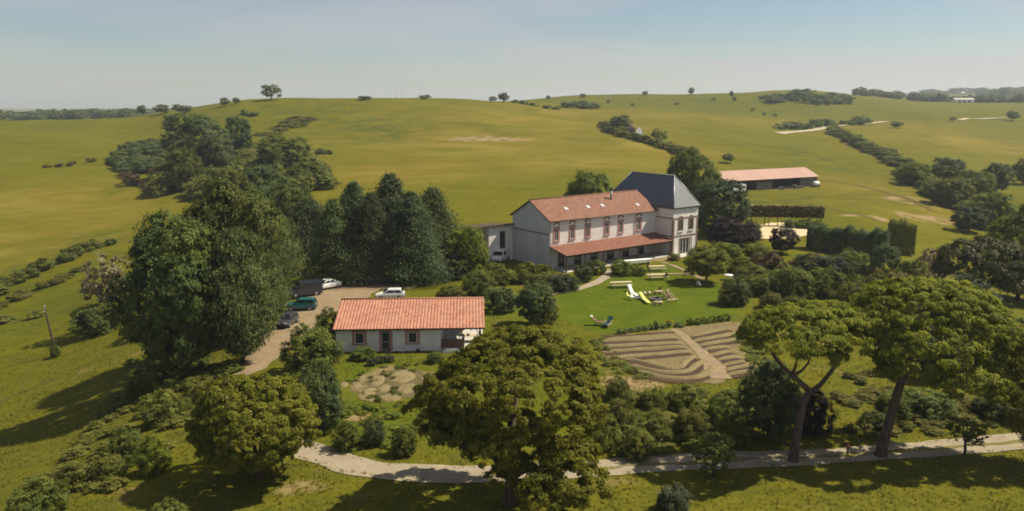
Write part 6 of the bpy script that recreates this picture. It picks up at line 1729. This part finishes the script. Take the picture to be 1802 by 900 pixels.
frame_chair('left one of the two wooden deck chairs right of the fire pit', onp(1171, 527), R(70), 'brown_wood')
frame_chair('right one of the two wooden deck chairs right of the fire pit', onp(1180, 527), R(60), 'brown_wood')
mb = MB(); mb.box(-.85,.85,-.14,.14,.26,.32); mb.box(-.65,-.55,-.12,.12,-.05,.259); mb.box(.55,.65,-.12,.12,-.05,.259)
tag(mb.build('plank_bench', ['pale_wood'], None, onp(1183, 532), R(20)), 'low plank bench in front of the two wooden deck chairs', 'bench')
# lounge set at the left of the lawn
def recliner(label, loc, rz, frame, fabric, head=None):
    t = empty('recliner', loc, rz, label, 'recliner')
    q = MB(); q.hexa([(-.9,-.32,.30),(.45,-.32,.32),(.45,.32,.32),(-.9,.32,.30)], [(-.9,-.32,.38),(.45,-.32,.40),(.45,.32,.40),(-.9,.32,.38)]); q.build('seat', [fabric], t)
    q = MB(); q.hexa([(.46,-.32,.34),(1.1,-.32,.92),(1.1,.32,.92),(.46,.32,.34)], [(.40,-.32,.42),(1.05,-.32,1.0),(1.05,.32,1.0),(.40,.32,.42)]); q.build('backrest', [fabric], t)
    for s_ in (-.36, .36):
        q = MB(); q.tube([(-.9,s_,.31),(.5,s_,.31)], .035, 6); q.tube([(-.75,s_,0),(-.55,s_,.31)], .035, 6); q.tube([(.3,s_,.31),(.6,s_,0)], .035, 6); q.tube([(-.1,s_,.31),(.0,s_,.58),(.55,s_,.60)], .03, 6); q.build('side_frame', [frame], t)
    if head:
        q = MB(); q.box(.98, 1.2, -.26, .26, .96, 1.08); q.build('headrest', [head], t)
    return t
recliner('brown wooden recliner with a cream headrest at the left of the lawn', onp(1056, 573), R(165), 'brown_wood', 'brown_wood', 'cushion_white')
recliner('dark green canvas recliner beside the brown wooden one', onp(1069, 575), R(60), 'pale_wood', 'canvas_green')
# barrier by the dark reddish shrub
t_ = empty('barrier', onp(1428, 757), R(5), 'red and white striped barrier in front of the dark reddish shrub', 'barrier')
mb = MB()
for k in range(5): mb.box(-1.0+k*.4, -1.0+k*.4+.4, -.03, .03, 1.05, 1.25, k % 2)
mb.build('rail', ['barrier_red', 'white_paint'], t_)
for x in (-.85, .85):
    mb = MB(); mb.tube([(x,0,-.05),(x,0,1.05)], .04, 6); mb.build('post', ['white_paint'], t_)
# post by the lane
t_ = empty('marker_post', onp(1491, 803), 0, 'short reddish brown post on the lane edge between the two pines', 'post')
mb = MB(); mb.box(-.07,.07,-.07,.07,-.2,.75); mb.build('shaft', ['brown_wood'], t_); mb = MB(); mb.box(-.09,.09,-.09,.09,.75,.86); mb.build('cap', ['barrier_red'], t_)
# beach parasol / table beyond the tower
t_ = empty('garden_table', at(1232, 150), R(10), 'pale yellow table set beside the tower in front of the dark evergreen', 'table')
mb = MB(); mb.box(-1.0,1.0,-.5,.5,.72,.78); mb.build('tabletop', ['cushion_yellow'], t_)
for sx in (-.9,.9):
    mb = MB(); mb.box(sx-.05,sx+.05,-.4,.4,0,.719); mb.build('leg', ['pale_wood'], t_)

# ------------------------------------------------------------------ people
def person(label, loc, rz, joints, edges, radii, mats, zones, hair_at, hs=.115):
    """one continuous skinned body: joints dict -> vertices; materials by height zones"""
    names = list(joints); idx = {n_: i for i, n_ in enumerate(names)}
    root = empty('person', loc, rz, label, 'person')
    me = bpy.data.meshes.new('body')
    me.from_pydata([joints[n_] for n_ in names], [(idx[a], idx[b]) for a, b in edges], [])
    ob = bpy.data.objects.new('body', me); COL.objects.link(ob)
    sk = ob.modifiers.new('skin', 'SKIN'); ob.modifiers.new('sub', 'SUBSURF').levels = 1
    for n_, i in idx.items():
        r = radii[n_]; me.skin_vertices[0].data[i].radius = r if isinstance(r, tuple) else (r, r)
    me.skin_vertices[0].data[idx['pelvis']].use_root = True
    dg = bpy.context.evaluated_depsgraph_get()
    m2 = bpy.data.meshes.new_from_object(ob.evaluated_get(dg)); m2.name = 'body'
    bpy.data.objects.remove(ob)
    m2.materials.clear()
    for m_ in mats: m2.materials.append(MATS[m_])
    for pl in m2.polygons:
        pl.use_smooth = True; pl.material_index = zones(pl.center)
    put(m2, 'body', root)
    bm = bmesh.new(); bmesh.ops.create_icosphere(bm, subdivisions=2, radius=hs)
    for v in bm.verts:
        v.co.z *= 1.1
        if v.co.y < -.02 and v.co.z < .03: v.co.y *= .45; v.co.z = max(v.co.z, -.01)
    hm = bpy.data.meshes.new('hair'); bm.to_mesh(hm); bm.free(); hm.materials.append(MATS['hair_dark'])
    put(hm, 'hair', root, hair_at)
J = dict(pelvis=(0,0,.95), waist=(0,0,1.08), chest=(0,0,1.32), neck=(0,0,1.48), head=(0,-.01,1.58), crown=(0,0,1.70),
         sl=(-.18,0,1.42), el=(-.25,.02,1.16), wl=(-.24,-.08,.93), hl=(-.24,-.11,.85), sr=(.18,0,1.42), er=(.25,.02,1.16), wr=(.22,-.16,1.0), hr=(.20,-.24,.98),
         kl=(-.10,-.02,.50), al=(-.11,.03,.09), tl=(-.12,-.14,.04), kr=(.10,-.02,.50), ar=(.11,.03,.09), tr=(.12,-.14,.04), hpl=(-.09,0,.88), hpr=(.09,0,.88))
E = [('pelvis','waist'),('waist','chest'),('chest','neck'),('neck','head'),('head','crown'),('chest','sl'),('sl','el'),('el','wl'),('wl','hl'),('chest','sr'),('sr','er'),('er','wr'),('wr','hr'),('pelvis','hpl'),('hpl','kl'),('kl','al'),('al','tl'),('pelvis','hpr'),('hpr','kr'),('kr','ar'),('ar','tr')]
Rr = dict(pelvis=(.16,.11),waist=(.14,.10),chest=(.17,.11),neck=.055,head=.09,crown=.07,sl=.065,el=.045,wl=.03,hl=.035,sr=.065,er=.045,wr=.03,hr=.035,kl=.06,al=.04,tl=.035,kr=.06,ar=.04,tr=.035,hpl=.09,hpr=.09)
person('person in dark clothes standing at the left end of the picnic table near the porch', onp(1140, 478), R(-60), J, E, Rr, ['cloth_dark', 'skin', 'cloth_maroon'],
       lambda c: 1 if (c.z > 1.46 or (abs(c.x) > .19 and c.z < 1.18 and c.z > .75)) else (0 if c.z > .93 else 2), (0,.02,1.64))
JS = dict(J); dz = -.47
for k_ in ('pelvis','waist','chest','neck','head','crown','sl','el','sr','er','hpl','hpr'): JS[k_] = (J[k_][0], J[k_][1], J[k_][2]+dz)
JS.update(wl=(-.20,-.28,.74), hl=(-.16,-.38,.76), wr=(.20,-.28,.74), hr=(.16,-.38,.76), kl=(-.12,-.44,.50), kr=(.12,-.44,.50), al=(-.12,-.40,.08), ar=(.12,-.40,.08), tl=(-.12,-.56,.04), tr=(.12,-.56,.04), el=(-.25,-.06,.70), er=(.25,-.06,.70))
ptb = onp(1158, 492)
person('dark haired person in maroon sitting at the right end of the weathered picnic table', Vector((ptb.x, ptb.y, ptb.z)) + Matrix.Rotation(R(8), 3, 'Z') @ Vector((1.1, -.70, 0)), R(188), JS, E, Rr, ['cloth_maroon', 'skin', 'cloth_dark'],
       lambda c: 1 if c.z > .99 or (c.y < -.2 and c.z > .66) else (0 if c.z > .52 else 2), (0,.02,1.17))

# ------------------------------------------------------------------ long grass near the camera
def grass(name, label, n, seed, region, hmin, hmax, mat, blades=5):
    rg = np.random.default_rng(seed)
    px_ = rg.uniform(-30, 1830, n*3); py_ = rg.uniform(*region['py'], n*3)
    # ground points spread evenly over the ground: keep with a chance that falls with distance crowding
    dx = (px_-901)/FPX; dyv = -(py_-450)/FPX
    d = np.stack([dx, CP+dyv*SP, -SP+dyv*CP], 1); d /= d[:, 1:2]
    Y = -(CAM_H+1.5)/d[:, 2]
    for _ in range(12):
        Y = Y + ((CAM_H + d[:, 2]*Y) - terrain(d[:, 0]*Y, Y)) / (-d[:, 2]) * .8
    X = d[:, 0]*Y; Z = terrain(X, Y)
    keep = (Y > 30) & (Y < 190)
    pr = (Y/190)**2; keep &= rg.random(len(Y)) < np.clip(pr*6, 0, 1)
    px2, py2 = proj(X, Y, Z)
    for poly in region['not']: keep &= ~inpoly(px2, py2, poly)
    X, Y, Z = X[keep][:n], Y[keep][:n], Z[keep][:n]
    m = len(X)
    clump = .5 + .5*np.sin(X*.6+2*np.sin(Y*.4))*np.sin(Y*.55+1.3*np.sin(X*.3))
    h = (hmin + (hmax-hmin)*rg.random(m)**2) * (.5+.9*clump)
    Vs = []; T = []
    for k in range(blades):
        a = rg.uniform(0, 6.283, m); r = rg.uniform(0, .16, m); lean = rg.uniform(.1, .6, m)*h
        bx = X + r*np.cos(a*3); by = Y + r*np.sin(a*3); w = .035 + .05*rg.random(m)
        ca, sa = np.cos(a), np.sin(a)
        Vs.append(np.stack([np.stack([bx-sa*w, by+ca*w, Z-.03], 1), np.stack([bx+sa*w, by-ca*w, Z-.03], 1), np.stack([bx+ca*lean, by+sa*lean, Z+h], 1)], 1))
        T.append(np.clip(clump*.5 + rg.normal(.25, .2, m), 0, 1))
    V = np.concatenate(Vs).reshape(-1, 3)
    me = mesh_np(name, V, np.arange(len(V)).reshape(-1, 3), np.concatenate(T)); me.materials.append(MATS[mat])
    tag(link(bpy.data.objects.new(name, me)), label, 'grass', None, 'stuff')
road_poly = [(350,690),(430,650),(500,575),(540,530),(600,500),(800,500),(800,520),(850,520),(850,625),(590,625),(560,600),(500,668),(440,668)]
lane_poly = [(480,780)] + [(a, b-9) for a, b in road_px[1:-1]] + [(1830,768),(1830,792)] + [(a, b+10) for a, b in road_px[1:-1][::-1]] + [(480,800)]
plot_poly = [(1045,600),(1180,575),(1300,568),(1345,655),(1250,680),(1120,662)]
mound_poly = [(596,690),(640,655),(690,640),(775,645),(780,680),(720,705),(680,715),(610,705)]
lawn_px = [(968,512),(1000,508),(1060,492),(1080,478),(1185,462),(1205,470),(1200,500),(1290,500),(1310,520),(1300,566),(1180,574),(1060,590),(985,560)]
grass('long_grass', 'rough long grass over the front slopes and lane verges', 24000, 71, {'py': (560, 915), 'not': [road_poly, lane_poly, plot_poly, mound_poly, lawn_px]}, .07, .22, 'grass_blades', 4)

# ------------------------------------------------------------------ air
hm, ht, hp_ = newmat('summer_haze')
ht.nodes.remove(hp_)
vol = N(ht, 'ShaderNodeVolumePrincipled')
vol.inputs['Density'].default_value = HAZE
vol.inputs['Color'].default_value = (0.80, 0.86, 0.90, 1)
vol.inputs['Anisotropy'].default_value = 0.2
ht.links.new(vol.outputs[0], ht.nodes['Material Output'].inputs['Volume'])
mb = MB(); mb.box(-11000, 11000, -60, 9900, -60, 175)
tag(mb.build('haze', ['summer_haze']), 'thin summer haze', 'haze', None, 'stuff')
